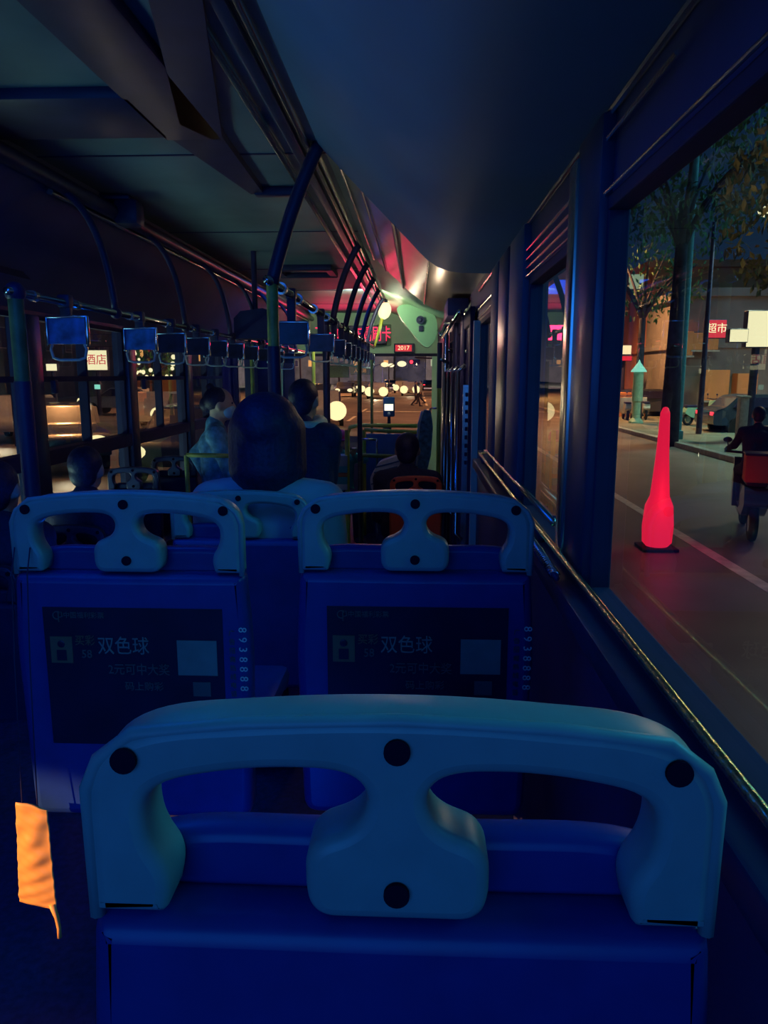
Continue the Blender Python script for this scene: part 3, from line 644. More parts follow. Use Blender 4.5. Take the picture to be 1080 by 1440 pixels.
part('cab_panel', MB().span((-1.95, 8.5, LOW), (-1.15, 8.54, -.45)).span((-1.95, 8.5, -.45), (-1.72, 8.54, .36)).span((-1.5, 8.5, -.45), (-1.38, 8.54, .36)), 'darkmetal', t, smooth=False)
part('cab_curtain', MB().prism([(-1.95+.03*k, 8.56+.02*(k % 2)) for k in range(16)]+[(-1.5-.03*k, 8.60+.02*(k % 2)) for k in range(16)], -.5, .3, 'z'), 'partition', t)
part('cab_post', MB().cyl((-1.17, 8.52, LOW), (-1.17, 8.52, .4), .02), 'yellow', t)
for k, (px, y) in enumerate([(297, 7.7), (320, 7.9), (372, 8.0)]):
    x = W(px, 560, y).x
    top('pillar', MB().span((x-.07, y, LOW), (x+.07, y+.05, .38), bev=.01), 'rubber', 'dark upright panel near the front of the far side', kind='structure')
t = thing('jacket', 'blue jacket with white piping hung over the driver-side post', 'jacket', W(597, 690, 7.35))
q = [W(a, b, 7.35) for a, b in [(597, 576), (606, 578), (609, 600), (606, 640), (600, 662), (588, 668), (587, 640), (589, 610), (592, 585)]]
part('jacket_cloth', MB().prism([(v.x, v.z) for v in q], 7.3, 7.42), 'denim', t, bev=.03)
part('coat_hook', MB().tube([W(601, 582, 7.36), W(606, 574, 7.3), W(617, 574, 7.2)], .008, 8), 'chrome', t, smooth=True)
part('jacket_piping', MB().tube([W(594, 578, 7.28), W(589, 596, 7.28), W(588, 612, 7.28), W(584, 626, 7.28), W(587, 640, 7.28), W(586, 655, 7.28)], .012, 8), 'white', t, smooth=True)
# rail in front of the masked woman
t = thing('barrier_rail', 'dull yellow rail in front of the masked woman', 'rail', (-1.4, 4.5, -1.5))
a = W(262, 640, 4.5); b_ = W(330, 641, 4.5)
part('rail_tube', MB().tube([a, b_], .014, 10), 'olive', t, smooth=True)
part('rail_post', MB().cyl((a.x, 4.5, -1.52), a, .014).cyl((b_.x, 4.5, LOW), b_, .014), 'olive', t)

# ================================================================== PEOPLE
def face(mb, c, fwd, s=1.0):
    """head: skull, jaw, nose, ears, brow; fwd = unit horizontal direction it looks at"""
    f = Vector(fwd).normalized(); rt = f.cross(Vector((0, 0, 1))).normalized(); c = Vector(c); z = Vector((0, 0, 1))
    yaw = math.atan2(-f.x, f.y)
    mb.ball(c+z*.015*s, (.076*s, .094*s, .098*s), 20, rot=(0, 0, yaw))
    mb.ball(c+f*.022*s-z*.045*s, (.058*s, .066*s, .068*s), 16, rot=(0, 0, yaw))
    mb.ball(c+f*.062*s-z*.085*s, (.026*s, .022*s, .022*s), 12)
    mb.cap(c+f*.088*s+z*.012*s, c+f*.106*s-z*.022*s, .009*s, .013*s, 10)
    mb.ball(c+f*.082*s-z*.055*s, (.022*s, .014*s, .010*s), 10, rot=(0, 0, yaw))
    for k in (-1, 1):
        mb.ball(c+rt*k*.078*s-z*.008*s, (.010*s, .020*s, .032*s), 10, rot=(0, 0, yaw))
        mb.ball(c+rt*k*.030*s+f*.080*s+z*.024*s, (.022*s, .012*s, .009*s), 10, rot=(0, 0, yaw))
def hand(mb, wr, d, n, s=1.0, curl=.6, side=1):
    """palm and five unequal bent fingers; d = direction of the hand, n = direction the palm faces"""
    d = Vector(d).normalized(); n = Vector(n); n = (n-d*n.dot(d)).normalized(); a = d.cross(n).normalized()*side; wr = Vector(wr)
    for k in (-1.2, -.4, .4, 1.2): mb.cap(wr+a*.012*k*s, wr+d*.082*s+a*.020*k*s, .015*s, .0125*s, 8)
    for k, L in zip((-1.45, -.5, .45, 1.4), (.062, .078, .084, .076)):
        p = wr+d*.084*s+a*.0195*k*s; dd = d.copy()
        for j, fr in enumerate((.45, .32, .23)):
            ang = curl*(.6+.5*j); dd2 = (dd*math.cos(ang)+n*math.sin(ang)).normalized(); q = p+dd2*L*fr*s
            mb.cap(p, q, (.0092-.0008*j)*s, (.0085-.0008*j)*s, 8); p, dd = q, dd2
    t0 = wr+d*.025*s+a*.026*s; t1 = t0+(d*.6+a*.75+n*.25).normalized()*.038*s; t2 = t1+(d*.9+a*.1+n*.4).normalized()*.030*s
    mb.cap(t0, t1, .014*s, .011*s, 8); mb.cap(t1, t2, .0105*s, .009*s, 8)
def person(label, J, fwd, s=1.0, top_m='jacket', leg_m='trousers', hair='short', mask=False, palm=None, group=None, hold_mat=None):
    """J: joints relative to the eye: head, neck, chest, pelvis, sh/el/wr/ha (R, L) and hip/kn/an (R, L)"""
    f = Vector(fwd).normalized(); rt = f.cross(Vector((0, 0, 1))).normalized(); z = Vector((0, 0, 1))
    g = lambda k: Vector(J[k])
    foot = min(g('anR').z, g('anL').z)-.07
    t = thing('person', label, 'person', (g('pelvis').x, g('pelvis').y, foot), group)
    b = MB(); hd = g('head'); face(b, hd, f, s)
    b.cap(g('neck')-z*.02, hd-z*.05*s-f*.012, .052*s, .050*s)
    def torso(b, e):
        b.cap(g('neck')-z*.035*s-rt*.07*s, g('neck')-z*.035*s+rt*.07*s, .045*s+e, .045*s+e)
        for k, kk in ((-1, 'shL'), (1, 'shR')): b.cap(g('neck')-z*.03*s+rt*k*.05*s, g(kk), .048*s+e, .055*s+e)
        for k in (-1, 1):
            b.cap(g('chest')+rt*k*.075*s+z*.05*s, g('pelvis')+rt*k*.06*s+z*.06, .092*s+e, .085*s+e)
            b.cap(g('pelvis')+rt*k*.07*s, g('pelvis')+rt*k*.065*s+z*.09, .10*s+e, .09*s+e)
        b.cap(g('chest')+z*.05*s-rt*.05*s, g('chest')+z*.05*s+rt*.05*s, .10*s+e, .10*s+e)
    torso(b, 0)
    for sd in ('R', 'L'):
        b.cap(g('sh'+sd), g('el'+sd), .047*s, .038*s); b.cap(g('el'+sd), g('wr'+sd), .037*s, .026*s)
        d = (g('ha'+sd)-g('wr'+sd)); hand(b, g('wr'+sd), d, J.get('palm'+sd, (0, 0, -1)), s, J.get('curl'+sd, .45), 1 if sd == 'R' else -1)
        b.cap(g('hip'+sd), g('kn'+sd), .080*s, .055*s); b.cap(g('kn'+sd), g('an'+sd), .053*s, .038*s)
        b.cap(g('an'+sd)-z*.03, g('an'+sd)-z*.04+f*.15*s, .034*s, .030*s)
    adopt('body', remeshed(b, .009, 3), 'skin', t)
    c = MB(); torso(c, .016)
    for sd in ('R', 'L'):
        w2 = g('el'+sd).lerp(g('wr'+sd), .93); m2 = g('sh'+sd).lerp(g('el'+sd), .55)+Vector((0, 0, -.006))
        c.cap(g('sh'+sd), m2, .062*s, .056*s); c.cap(m2, g('el'+sd), .054*s, .053*s); c.cap(g('el'+sd), w2, .050*s, .038*s)
    col = g('neck'); c.cap(col-z*.03-f*.012, col+z*.018-f*.008, .066*s, .062*s)
    adopt('jacket' if top_m in ('jacket', 'denim') else 'shirt', remeshed(c, .012, 3), top_m, t)
    c = MB()
    for k, sd in ((1, 'R'), (-1, 'L')):
        c.cap(g('pelvis')+rt*k*.065*s+z*.02, g('hip'+sd), .118*s, .098*s); c.cap(g('hip'+sd), g('kn'+sd), .096*s, .070*s)
        c.cap(g('kn'+sd), g('an'+sd), .068*s, .056*s)
    adopt('trousers', remeshed(c, .016, 3), leg_m, t)
    for sd in ('R', 'L'):
        q = g('an'+sd); c = MB().cap(q-z*.03-f*.02, q-z*.035+f*.16*s, .044*s, .038*s).cap(q, q-z*.03, .046*s, .044*s)
        bmesh.ops.bisect_plane(c.bm, geom=c.bm.verts[:]+c.bm.edges[:]+c.bm.faces[:], plane_co=q-z*.069, plane_no=(0, 0, -1), clear_outer=True)
        part('shoe', c, 'black', t, smooth=True)
    yaw = math.atan2(-f.x, f.y); h = MB()
    if hair == 'bob':
        h.ball(hd+z*.028*s-f*.012*s, (.100*s, .112*s, .100*s), 26, rot=(0, 0, yaw)); 
        for k in range(-6, 7):
            a = math.pi/2*1.0*k/6; dr = (-f*math.cos(a)+rt*math.sin(a))
            h.cap(hd+dr*.066*s+z*.02*s, hd+dr*.082*s-z*.10*s, .050*s, .036*s, 12); h.cap(hd+dr*.082*s-z*.10*s, hd+dr*.060*s-z*.165*s, .036*s, .024*s, 12)
        me = remeshed(h, .009, 3)
    elif hair == 'bun':
        h.ball(hd+z*.028*s-f*.016*s, (.083*s, .094*s, .088*s), 24, rot=(0, 0, yaw)); h.ball(hd-f*.075*s+z*.0, (.06*s, .045*s, .06*s), 14)
        h.ball(hd-f*.055*s+z*.115*s, (.030*s, .030*s, .028*s), 14); me = remeshed(h, .007, 2)
    else:
        h.ball(hd+z*.030*s-f*.014*s, (.081*s, .093*s, .090*s), 24, rot=(0, 0, yaw)); h.ball(hd-f*.045*s-z*.02*s, (.068*s, .055*s, .07*s), 18, rot=(0, 0, yaw)); me = remeshed(h, .007, 2)
    adopt('hair', me, 'hair', t)
    e_ = MB()
    for k in (-1, 1):
        part('eye', MB().ball(hd+rt*k*.030*s+f*.0865*s+z*.010*s, (.011*s, .007*s, .007*s), 10, rot=(0, 0, yaw)), 'black', t, smooth=True)
    if mask:
        mk = MB(); mk.ball(hd+f*.046*s-z*.045*s, (.061*s, .060*s, .055*s), 18, rot=(0, 0, yaw)); mk.cap(hd+f*.085*s-z*.005*s, hd+f*.096*s-z*.030*s, .013, .015)
        adopt('face_mask', remeshed(mk, .006, 2), 'mask', t, label='pale blue face mask')
    return t
def sitting(x, y, pan, H, fwd=(0, 1, 0), lean=0., s=1.0, floor=LOW, arms=None):
    """seated joints; pan = seat height, H = height of the top of the head"""
    f = Vector(fwd).normalized(); rt = f.cross(Vector((0, 0, 1))); z = Vector((0, 0, 1)); p = Vector((x, y, pan+.10))
    hd = Vector((x, y, H-.108*s))+f*lean; nk = hd-z*.145*s-f*.02; ch = nk-z*.17*s-f*.005
    J = dict(head=hd, neck=nk, chest=ch, pelvis=p)
    for sd, k in (('R', 1), ('L', -1)):
        J['sh'+sd] = nk+rt*k*.165*s-z*.055*s; J['el'+sd] = J['sh'+sd]-z*.25*s+f*.05+rt*k*.03
        J['wr'+sd] = J['el'+sd]+f*.20*s-rt*k*.06-z*.03; J['ha'+sd] = J['wr'+sd]+f*.08-rt*k*.02-z*.01
        J['hip'+sd] = p+rt*k*.09; J['kn'+sd] = p+f*.40*s+rt*k*.11+z*.02; J['an'+sd] = Vector((J['kn'+sd].x, J['kn'+sd].y, floor+.075))+f*.02
    if arms: J.update(arms)
    return J
def standing(x, y, H, fwd=(0, 1, 0), s=1.0, floor=LOW, lean=0., arms=None):
    f = Vector(fwd).normalized(); rt = f.cross(Vector((0, 0, 1))); z = Vector((0, 0, 1))
    hd = Vector((x, y, H-.108*s))+f*lean; nk = hd-z*.145*s-f*.025; ch = nk-z*.18*s-f*.01; tot = H-floor
    p = Vector((x, y, floor+tot*.52))
    J = dict(head=hd, neck=nk, chest=ch, pelvis=p)
    for sd, k in (('R', 1), ('L', -1)):
        J['sh'+sd] = nk+rt*k*.17*s-z*.05*s; J['el'+sd] = J['sh'+sd]-z*.28*s+rt*k*.05-f*.02
        J['wr'+sd] = J['el'+sd]-z*.24*s+f*.05; J['ha'+sd] = J['wr'+sd]-z*.08+f*.01; J['palm'+sd] = tuple(-rt*k)
        J['hip'+sd] = p+rt*k*.09-z*.02; J['kn'+sd] = Vector((x, y, floor+tot*.27))+rt*k*.10+f*.02; J['an'+sd] = Vector((x, y, floor+.075))+rt*k*.11-f*.02
    if arms: J.update(arms)
    return J
# woman with a bob, seen from behind
hx = W(376, 600, 2.36)
person('person with bobbed black hair and a pale shirt, seen from behind in the blue seat', sitting(hx.x, 2.36, -.86, W(376, 560, 2.36).z, s=1.08, floor=MID), (0.12, 1, 0), 1.08, 'shirt', 'trousers', 'bob')
# standing man in the aisle
hx = W(428, 560, 3.85); H = W(428, 536, 3.85).z
rtv = Vector((1, 0, 0))
J = standing(hx.x, 3.85, H, (.35, 1, 0), .90)
sh = J['shR']; gp = Vector((W(459, 640, 5.2).x-.10, 4.35, -.55))
J['elR'] = sh+Vector((-.02, .12, -.24)); J['wrR'] = sh+Vector((-.01, .34, -.12)); J['haR'] = J['wrR']+Vector((.0, .07, .03)); J['palmR'] = (-1, 0, 0); J['curlR'] = .9
person('person standing in the aisle, short dark hair, dark jacket with a pale collar', J, (.35, 1, 0), .93, 'jacket', 'trousers', 'short')
q = J['neck']; 
top('scarf', MB().tube([q+Vector((.10*math.sin(a*.5), .075*math.cos(a*.5), .02+.012*math.sin(a))) for a in range(0, 7)], [.016, .024, .028, .030, .028, .022, .014], 12), 'cream', 'cream scarf at the throat of the standing passenger', 'scarf', smooth=True)
# masked woman in profile
hx = W(302, 575, 4.95); H = W(302, 546, 4.95).z
J = standing(hx.x, 4.95, H, (1, .25, 0), .98, lean=.03)
J['elR'] = J['shR']+Vector((.10, -.06, -.24)); J['wrR'] = J['elR']+Vector((.17, .04, .10)); J['haR'] = J['wrR']+Vector((.06, .01, .05)); J['curlR'] = .9
J['elL'] = J['shL']+Vector((-.16, .02, -.16)); J['wrL'] = J['elL']+Vector((.10, -.05, -.18)); J['haL'] = J['wrL']+Vector((.05, -.03, -.06))
person('person with hair bun, face mask and blue denim jacket by the far windows', J, (1, .25, 0), .98, 'denim', 'trousers', 'bun', mask=True)
# seated heads along the far wall
hx = W(121, 650, 3.62)
person('person with short dark hair, only the head showing, below the far window bar', sitting(hx.x, 3.62, -1.2, W(121, 631, 3.62).z, s=.95), (0, 1, 0), 1.0, 'jacket', 'trousers', 'short')
hx = W(-4, 670, 2.88)
person('person whose dark head is half hidden by the green sleeved pole', sitting(hx.x, 2.88, -1.2, W(2, 652, 2.88).z, s=.95), (0, 1, 0), 1.0, 'jacket', 'trousers', 'short')
# man in the red seat
hx = W(573, 640, 5.36)
person('person in a dark jacket seated in the red seat, seen from behind', sitting(hx.x, 5.36, -1.2, W(573, 610, 5.36).z, s=1.08), (.1, 1, 0), 1.08, 'jacket', 'trousers', 'short')
# passenger with a red cap near the front
hx = W(477, 625, 7.5)
J = sitting(hx.x, 7.5, -1.3, W(477, 607, 7.5).z, (.3, -1, 0), s=.86)
J['elL'] = J['shL']+Vector((.12, 0, -.02)); J['wrL'] = W(497, 640, 7.4); J['haL'] = W(498, 628, 7.35); J['curlL'] = .9
person('person in magenta cap and teal striped shirt near the yellow barrier', J, (.3, -1, 0), .86, 'tealc', 'trousers', 'short')
q = J['head']
t = thing('cap', 'magenta cap worn by the passenger near the yellow barrier', 'cap', q+Vector((0, 0, .03)))
part('cap_crown', MB().lathe([(.088, -.01), (.092, .03), (.075, .075), (.03, .095), (.002, .097)], q+Vector((0, 0, .02))), 'magenta', t, smooth=True)
part('cap_brim', MB().box(q+Vector((.03, -.11, .02)), (.12, .10, .012), bev=.005), 'magenta', t)
t = thing('striped_bag', 'teal and rust striped bag on the lap near the yellow barrier', 'bag', (J['pelvis'].x, 7.1, -1.2))
bx = W(478, 665, 7.0)
for k, (m, y0, y1) in enumerate([('shirt', 640, 655), ('tealc', 655, 664), ('rustc', 664, 670), ('tealc', 670, 680), ('white', 680, 688)]):
    a = W(467, y0, 7.0); b_ = W(489, y1, 7.0)
    part('bag_band', MB().span((a.x, 6.95, b_.z), (b_.x, 7.12, a.z), bev=.006), m, t)
t = thing('striped_bag', 'pale blue striped bag beside the shoulder of the man in the red seat', 'bag', (W(540, 670, 5.9).x, 5.9, -1.0))
q = [W(a, b, 5.9) for a, b in [(533, 650), (562, 640), (566, 668), (548, 685), (522, 690), (520, 672)]]
part('bag_cloth', MB().prism(rounded([(v.x, v.z, .03) for v in q], 4), 5.9, 6.05), 'stripe', t, bev=.01)
for k in range(4):
    a = W(528-2*k, 657+8*k, 5.885); b_ = W(563-4*k, 648+8*k, 5.885)
    part('bag_stripe', MB().tube([a, b_], .006, 6), 'partition', t, smooth=True)

# ================================================================== THE STREET
RZ = -2.1
top('road', MB().span((-60, -30, RZ-.1), (7.72, 300, RZ)), 'asphalt', 'wide asphalt road around the bus', kind='structure')
top('sidewalk', MB().span((7.9, -10, RZ-.1), (40, 300, RZ+.13)), 'pave', 'paved sidewalk on the kerb side', kind='structure')
top('kerb', MB().span((7.7, -10, RZ-.1), (7.92, 300, RZ+.14), bev=.02), 'kerb', 'pale kerb stone edge', kind='structure')
top('sidewalk', MB().span((-60, -10, RZ-.05), (-24, 300, RZ+.13)), 'pave', 'sidewalk on the far side of the road', kind='structure')
mk = MB().span((3.45, 4, RZ), (3.60, 26, RZ+.006))
top('road_marking', mk, 'paint', 'solid pale lane line beside the bus', kind='structure', smooth=False)
mk = MB()
for y in range(26, 190, 9): mk.span((-3.3, y, RZ), (-3.15, y+4, RZ+.006)).span((-6.6, y, RZ), (-6.45, y+4, RZ+.006)).span((.6, y, RZ), (.75, y+4, RZ+.006))
for y in (44, 86): mk.span((-3.0, y, RZ), (7.4, y+.5, RZ+.006))
top('road_marking', mk, 'paint', 'dashed lane lines and crossing lines ahead of the bus', kind='structure', smooth=False)

def vehicle(label, x, y, heading, paint='carpaint', cat='car', lamps='lamp', back='tail', group=None, L=4.4, Wd=1.8, H=1.45, power=0, lamp_r=.10):
    """heading 0 drives away (+Y), pi comes towards the bus"""
    t = thing('car' if cat == 'car' else cat, label, cat, (x, y, RZ), group)
    k = L/4.4; h = H/1.45
    side = [(-2.2, .38), (-2.2, .80), (-2.1, .92), (-1.75, .98), (-1.35, 1.38), (-.9, 1.45), (.35, 1.44), (1.05, 1.0), (1.9, .86), (2.18, .70), (2.2, .38)] if cat == 'car' else [(-2.2, .35), (-2.2, 1.4), (-2.1, 1.45), (2.1, 1.45), (2.2, 1.35), (2.2, .35)]
    def place(mb):
        return shift(mb.turn(heading, (0, 0, 0), 'Z'), (x, y, RZ))
    b = MB().prism([(a*k, c*h) for a, c in rounded([(a, c, .12) for a, c in side], 3)], -Wd/2, Wd/2, 'x')
    for v in b.bm.verts:
        if v.co.z > .95*h: v.co.x *= .82
    part('car_body', place(b), paint, t, bev=.05)
    g = MB().prism([(-1.50*k, 1.0*h), (-1.27*k, 1.33*h), (.33*k, 1.38*h), (.93*k, 1.0*h)], -Wd/2*.915, Wd/2*.915, 'x') if cat == 'car' else MB().span((-Wd/2*.9, 2.18*k, .75*h), (Wd/2*.9, 2.215*k, 1.32*h))
    part('car_window', place(g), 'black', t, smooth=False)
    for sx in (-1, 1):
        for sy in (-1.38, 1.35): part('wheel', place(MB().cyl((sx*(Wd/2-.16), sy*k, .33), (sx*(Wd/2+.01), sy*k, .33), .33, seg=24)), 'tyre', t)
        part('headlamp', place(MB().ball((sx*(Wd/2-.28), 2.16*k, .66), (lamp_r*(1.5 if lamp_r < .2 else 1.05), .07, lamp_r), 14)), lamps, t, smooth=True)
        part('tail_lamp', place(MB().box((sx*(Wd/2-.22), -2.19*k, .78), (.26, .04, .12), bev=.015)), back, t)
    if power:
        d = Vector((0, 1, 0)); d.rotate(Euler((0, 0, heading)))
        light('SPOT', 'headlamp_beam', (x+d.x*2.5*k, y+d.y*2.5*k, RZ+.7), (1, .8, .5), power, .3, look=(x+d.x*14, y+d.y*14, RZ), angle=80, blend=.8)
    return t
def at(px, Y): return W(px, 530, Y).x
PI = math.pi
vehicle('oncoming car with a big glaring headlamp seen past the standing man', at(452, 33)+.0, 33, PI+.12, 'carlight', power=160, lamp_r=.40, group='oncoming cars')
vehicle('oncoming car with bright lamps in the middle of the windscreen view', at(531, 70), 70, PI, 'carlight', power=160, lamp_r=.42, group='oncoming cars')
vehicle('oncoming car just behind the brightest middle one', at(519, 84), 84, PI, lamp_r=.35, group='oncoming cars')
vehicle('oncoming car with lamps above the card reader', at(565, 92), 92, PI, 'carlight', lamp_r=.36, group='oncoming cars')
vehicle('oncoming car with bright lamps left of the crossing pedestrian', at(577, 80), 80, PI, 'carlight', lamp_r=.40, power=70, group='oncoming cars')
for k, (px, Y) in enumerate([(486, 76), (498, 95), (452, 60), (603, 110), (549, 115)]):
    vehicle('distant car with small lamps on the road ahead, %s' % ('left of the brightest', 'behind the grey green pole', 'beside the standing man', 'close to the door uprights', 'the most distant one')[k], at(px, Y), Y, PI if k != 3 else 0, lamps='lampw', lamp_r=.18, group='distant cars ahead')
vehicle('car with dazzling lamps low in the far window by the green sleeved pole', at(64, 17), 17.5, PI+.5, 'carpaint', power=60, lamp_r=.17, group='cars beyond the far windows')
vehicle('car passing behind, its lamps at mid height in the far window', at(15, 24), 24.5, PI+.25, 'carlight', power=70, lamp_r=.2, group='cars beyond the far windows')
vehicle('pale car seen broadside beyond the second far window', at(160, 40), 41, PI*.5, 'carlight', power=70, lamp_r=.22, group='cars beyond the far windows')
vehicle('dark car beyond the third far window near the orange wall', at(215, 30), 30, PI+.1, 'carlight', power=60, lamp_r=.26, group='cars beyond the far windows')
vehicle('dark car low beyond the far window by the dark seats', at(255, 15), 16, PI, 'carpaint', power=60, lamp_r=.16, group='cars beyond the far windows')

# lamp posts: pole, arm, head and its own light
def street_lamp(label, x, y, h, side, col, power, em='lampw', gr='street lamps', r=.10, hs=.34, z0=RZ):
    t = thing('street_lamp', label, 'street lamp', (x, y, z0), gr)
    part('lamp_pole', MB().cyl((x, y, z0), (x, y, z0+h), r, r*.6), 'darkmetal', t)
    part('lamp_arm', MB().tube(arc((x, y, z0+h-.1), (x+side*.3, y, z0+h+.35), (x+side*1.5, y, z0+h+.4)), .05, 8), 'darkmetal', t, smooth=True)
    hd = part('lamp_head', MB().box((x+side*1.7, y, z0+h+.42), (.7, .3, .14), bev=.05), 'darkmetal', t)
    part('lamp_glass', MB().ball((x+side*1.7, y, z0+h+.33), (hs, hs*.8, hs*.6), 14), em, hd, smooth=True)
    l = light('SPOT', 'street_lamp_light', (x+side*1.7, y, z0+h+.05), col, power, .25, look=(x+side*2.2, y, RZ), angle=150, blend=.6); return t
OR = (1, .40, .13)
for k, (px, py, Y) in enumerate([(541, 513, 118), (550, 514, 150), (565, 512, 100)]):
    p = W(px, py, Y); street_lamp('bright lamp high in the windscreen view, %s' % ('the first of a pair', 'the second of a pair', 'alone nearer the middle')[k], p.x-1.7, Y, p.z-RZ-.3, 1, OR, 9000, hs=.62)
for k, (x, y, s) in enumerate([(-12, 22, 1), (9, 36, -1), (-13, 48, 1), (9, 64, -1), (-13, 84, 1), (-22, 12, 1)]):
    street_lamp('tall orange street lamp, %s' % ('by the median beyond the far windows', 'kerb ahead of the bus', 'median, second along', 'kerb, second along', 'median, third along', 'on the far sidewalk')[k], x, y, 9.0, s, OR, (1300, 9500, 6500, 12000, 12000, 1100)[k], 'lamp', 'orange street lamps')
street_lamp('pale greenish street lamp over the parked scooters', 9.6, 26, 7.0, 1, (.7, 1, .62), 1500, 'lampw', 'street lamps')
light('AREA', 'facade_fill_light', (-6, 120, 10), (1, .75, .7), 24000, 30, 6, look=(-6, 200, 4))  # added unseen area light brightening the far facades
light('POINT', 'crown_fill_light', (7.2, 12.5, 2.2), (1, .62, .32), 160, .3)  # added point light brightening the tree crown; no lamp stands there
light('AREA', 'street_sky_glow', (20, 22, 9), (.12, .55, .75), 900, 14, 10, look=(12, 22, -2))

# signals, signs and far buildings ahead
def block(name, label, x0, x1, y0, y1, h, m, rows, cols, face_, wm='amber', lit=.25, group=None, z0=RZ, cat='building', every=1):
    t = thing(name, label, cat, ((x0+x1)/2, (y0+y1)/2, z0), group)
    part('wall', MB().span((x0, y0, z0), (x1, y1, z0+h)).span((x0-.25, y0-.25, z0+h), (x1+.25, y1+.25, z0+h+.35)).span((x0-.12, y0-.12, z0+3.3), (x1+.12, y1+.12, z0+3.55)), m, t, smooth=False)
    for i in range(rows):
        for j in range(cols):
            zz = z0+4.2+i*3.1; u = (j+.5)/cols; k = wm if random.random() < lit else 'black'
            if zz+1.6 > z0+h: continue
            if face_ == 'y': xx = x0+(x1-x0)*u; f = MB().span((xx-.65, y0-.06, zz), (xx+.65, y0+.02, zz+1.7)); g = MB().span((xx-.55, y0-.07, zz+.1), (xx+.55, y0-.06, zz+1.6))
            else:
                yy = y0+(y1-y0)*u; xf, s = (x0, -1) if face_ == '-x' else (x1, 1)
                f = MB().span((xf+s*.06, yy-.65, zz), (xf-s*.02, yy+.65, zz+1.7)); g = MB().span((xf+s*.07, yy-.55, zz+.1), (xf+s*.06, yy+.55, zz+1.6))
            fr = part('window_frame', f, 'kerb', t, smooth=False); part('window_pane', g, k, fr, smooth=False)
    return t
block('building', 'wide grey building closing the street ahead', -40, -6, 190, 205, 14, 'concrete', 3, 9, 'y', 'amber', .3)
block('building', 'low dim building filling the end of the street', -14, 10, 215, 225, 13, 'concrete', 3, 8, 'y', 'amber', .3)
block('building', 'tall dark building ahead beside the street end', 2, 26, 180, 200, 22, 'concrete', 5, 7, 'y', 'winlit', .2)
block('building', 'grey office block beyond the nearest far window', -40, -30, 14, 46, 13, 'concrete', 3, 10, 'x', 'winlit', .10)
block('building', 'grey block beyond the third far window', -44, -33, 50, 84, 16, 'concrete', 4, 9, 'x', 'amber', .2)
block('building', 'long grey block farther along the far side', -46, -34, 90, 150, 18, 'concrete', 4, 12, 'x', 'amber', .2)
def shop_sign(label, px0, py0, px1, py1, Y, m, text=None, tm='redsign', depth=.3, post=None, gr=None, behind=None):
    a = W(px0, py0, Y); b_ = W(px1, py1, Y); t = thing('sign', label, 'sign', ((a.x+b_.x)/2, Y, b_.z), gr)
    part('sign_box', MB().span((a.x, Y, b_.z), (b_.x, Y+depth, a.z), bev=.03), 'darkmetal', t, smooth=False)
    part('sign_face', MB().span((a.x+.03, Y-.02, b_.z+.03), (b_.x-.03, Y, a.z-.03)), m, t, smooth=False)
    if text: lettering(text, (a.z-b_.z)*.55, tm, t, ((a.x+b_.x)/2, Y-.03, (a.z+b_.z)/2), depth=.01)
    if post: part('sign_post', MB().cyl(((a.x+b_.x)/2, Y+depth/2, RZ), ((a.x+b_.x)/2, Y+depth/2, b_.z+.05), .12), 'darkmetal', t)
    return t
shop_sign('glowing cream shop sign with red characters beyond the far windows', 118, 492, 152, 521, 44, 'sign', '酒店', 'redsign', post=True)
shop_sign('small glowing cream sign under the nearest blue strap board', 64, 511, 81, 522, 40, 'sign', post=True)
shop_sign('wide dim sign band above the glowing cream sign', 108, 470, 160, 488, 46, 'concrete', post=True)
shop_sign('small teal light box low beyond the far window', 132, 540, 142, 548, 40, 'mint', post=True)
shop_sign('blue direction sign over the road ahead', 492, 516, 521, 527, 95, 'partition', '人民路', 'white', post=True)
shop_sign('teal banner board beside the grey green pole', 462, 514, 491, 531, 100, 'teal', post=True)
shop_sign('orange wall panel lit by lamps beyond the third far window', 222, 533, 252, 562, 38, 'orange', post=True)
shop_sign('green sign by the far windows past the thin divider', 300, 528, 306, 541, 40, 'mint', post=True)
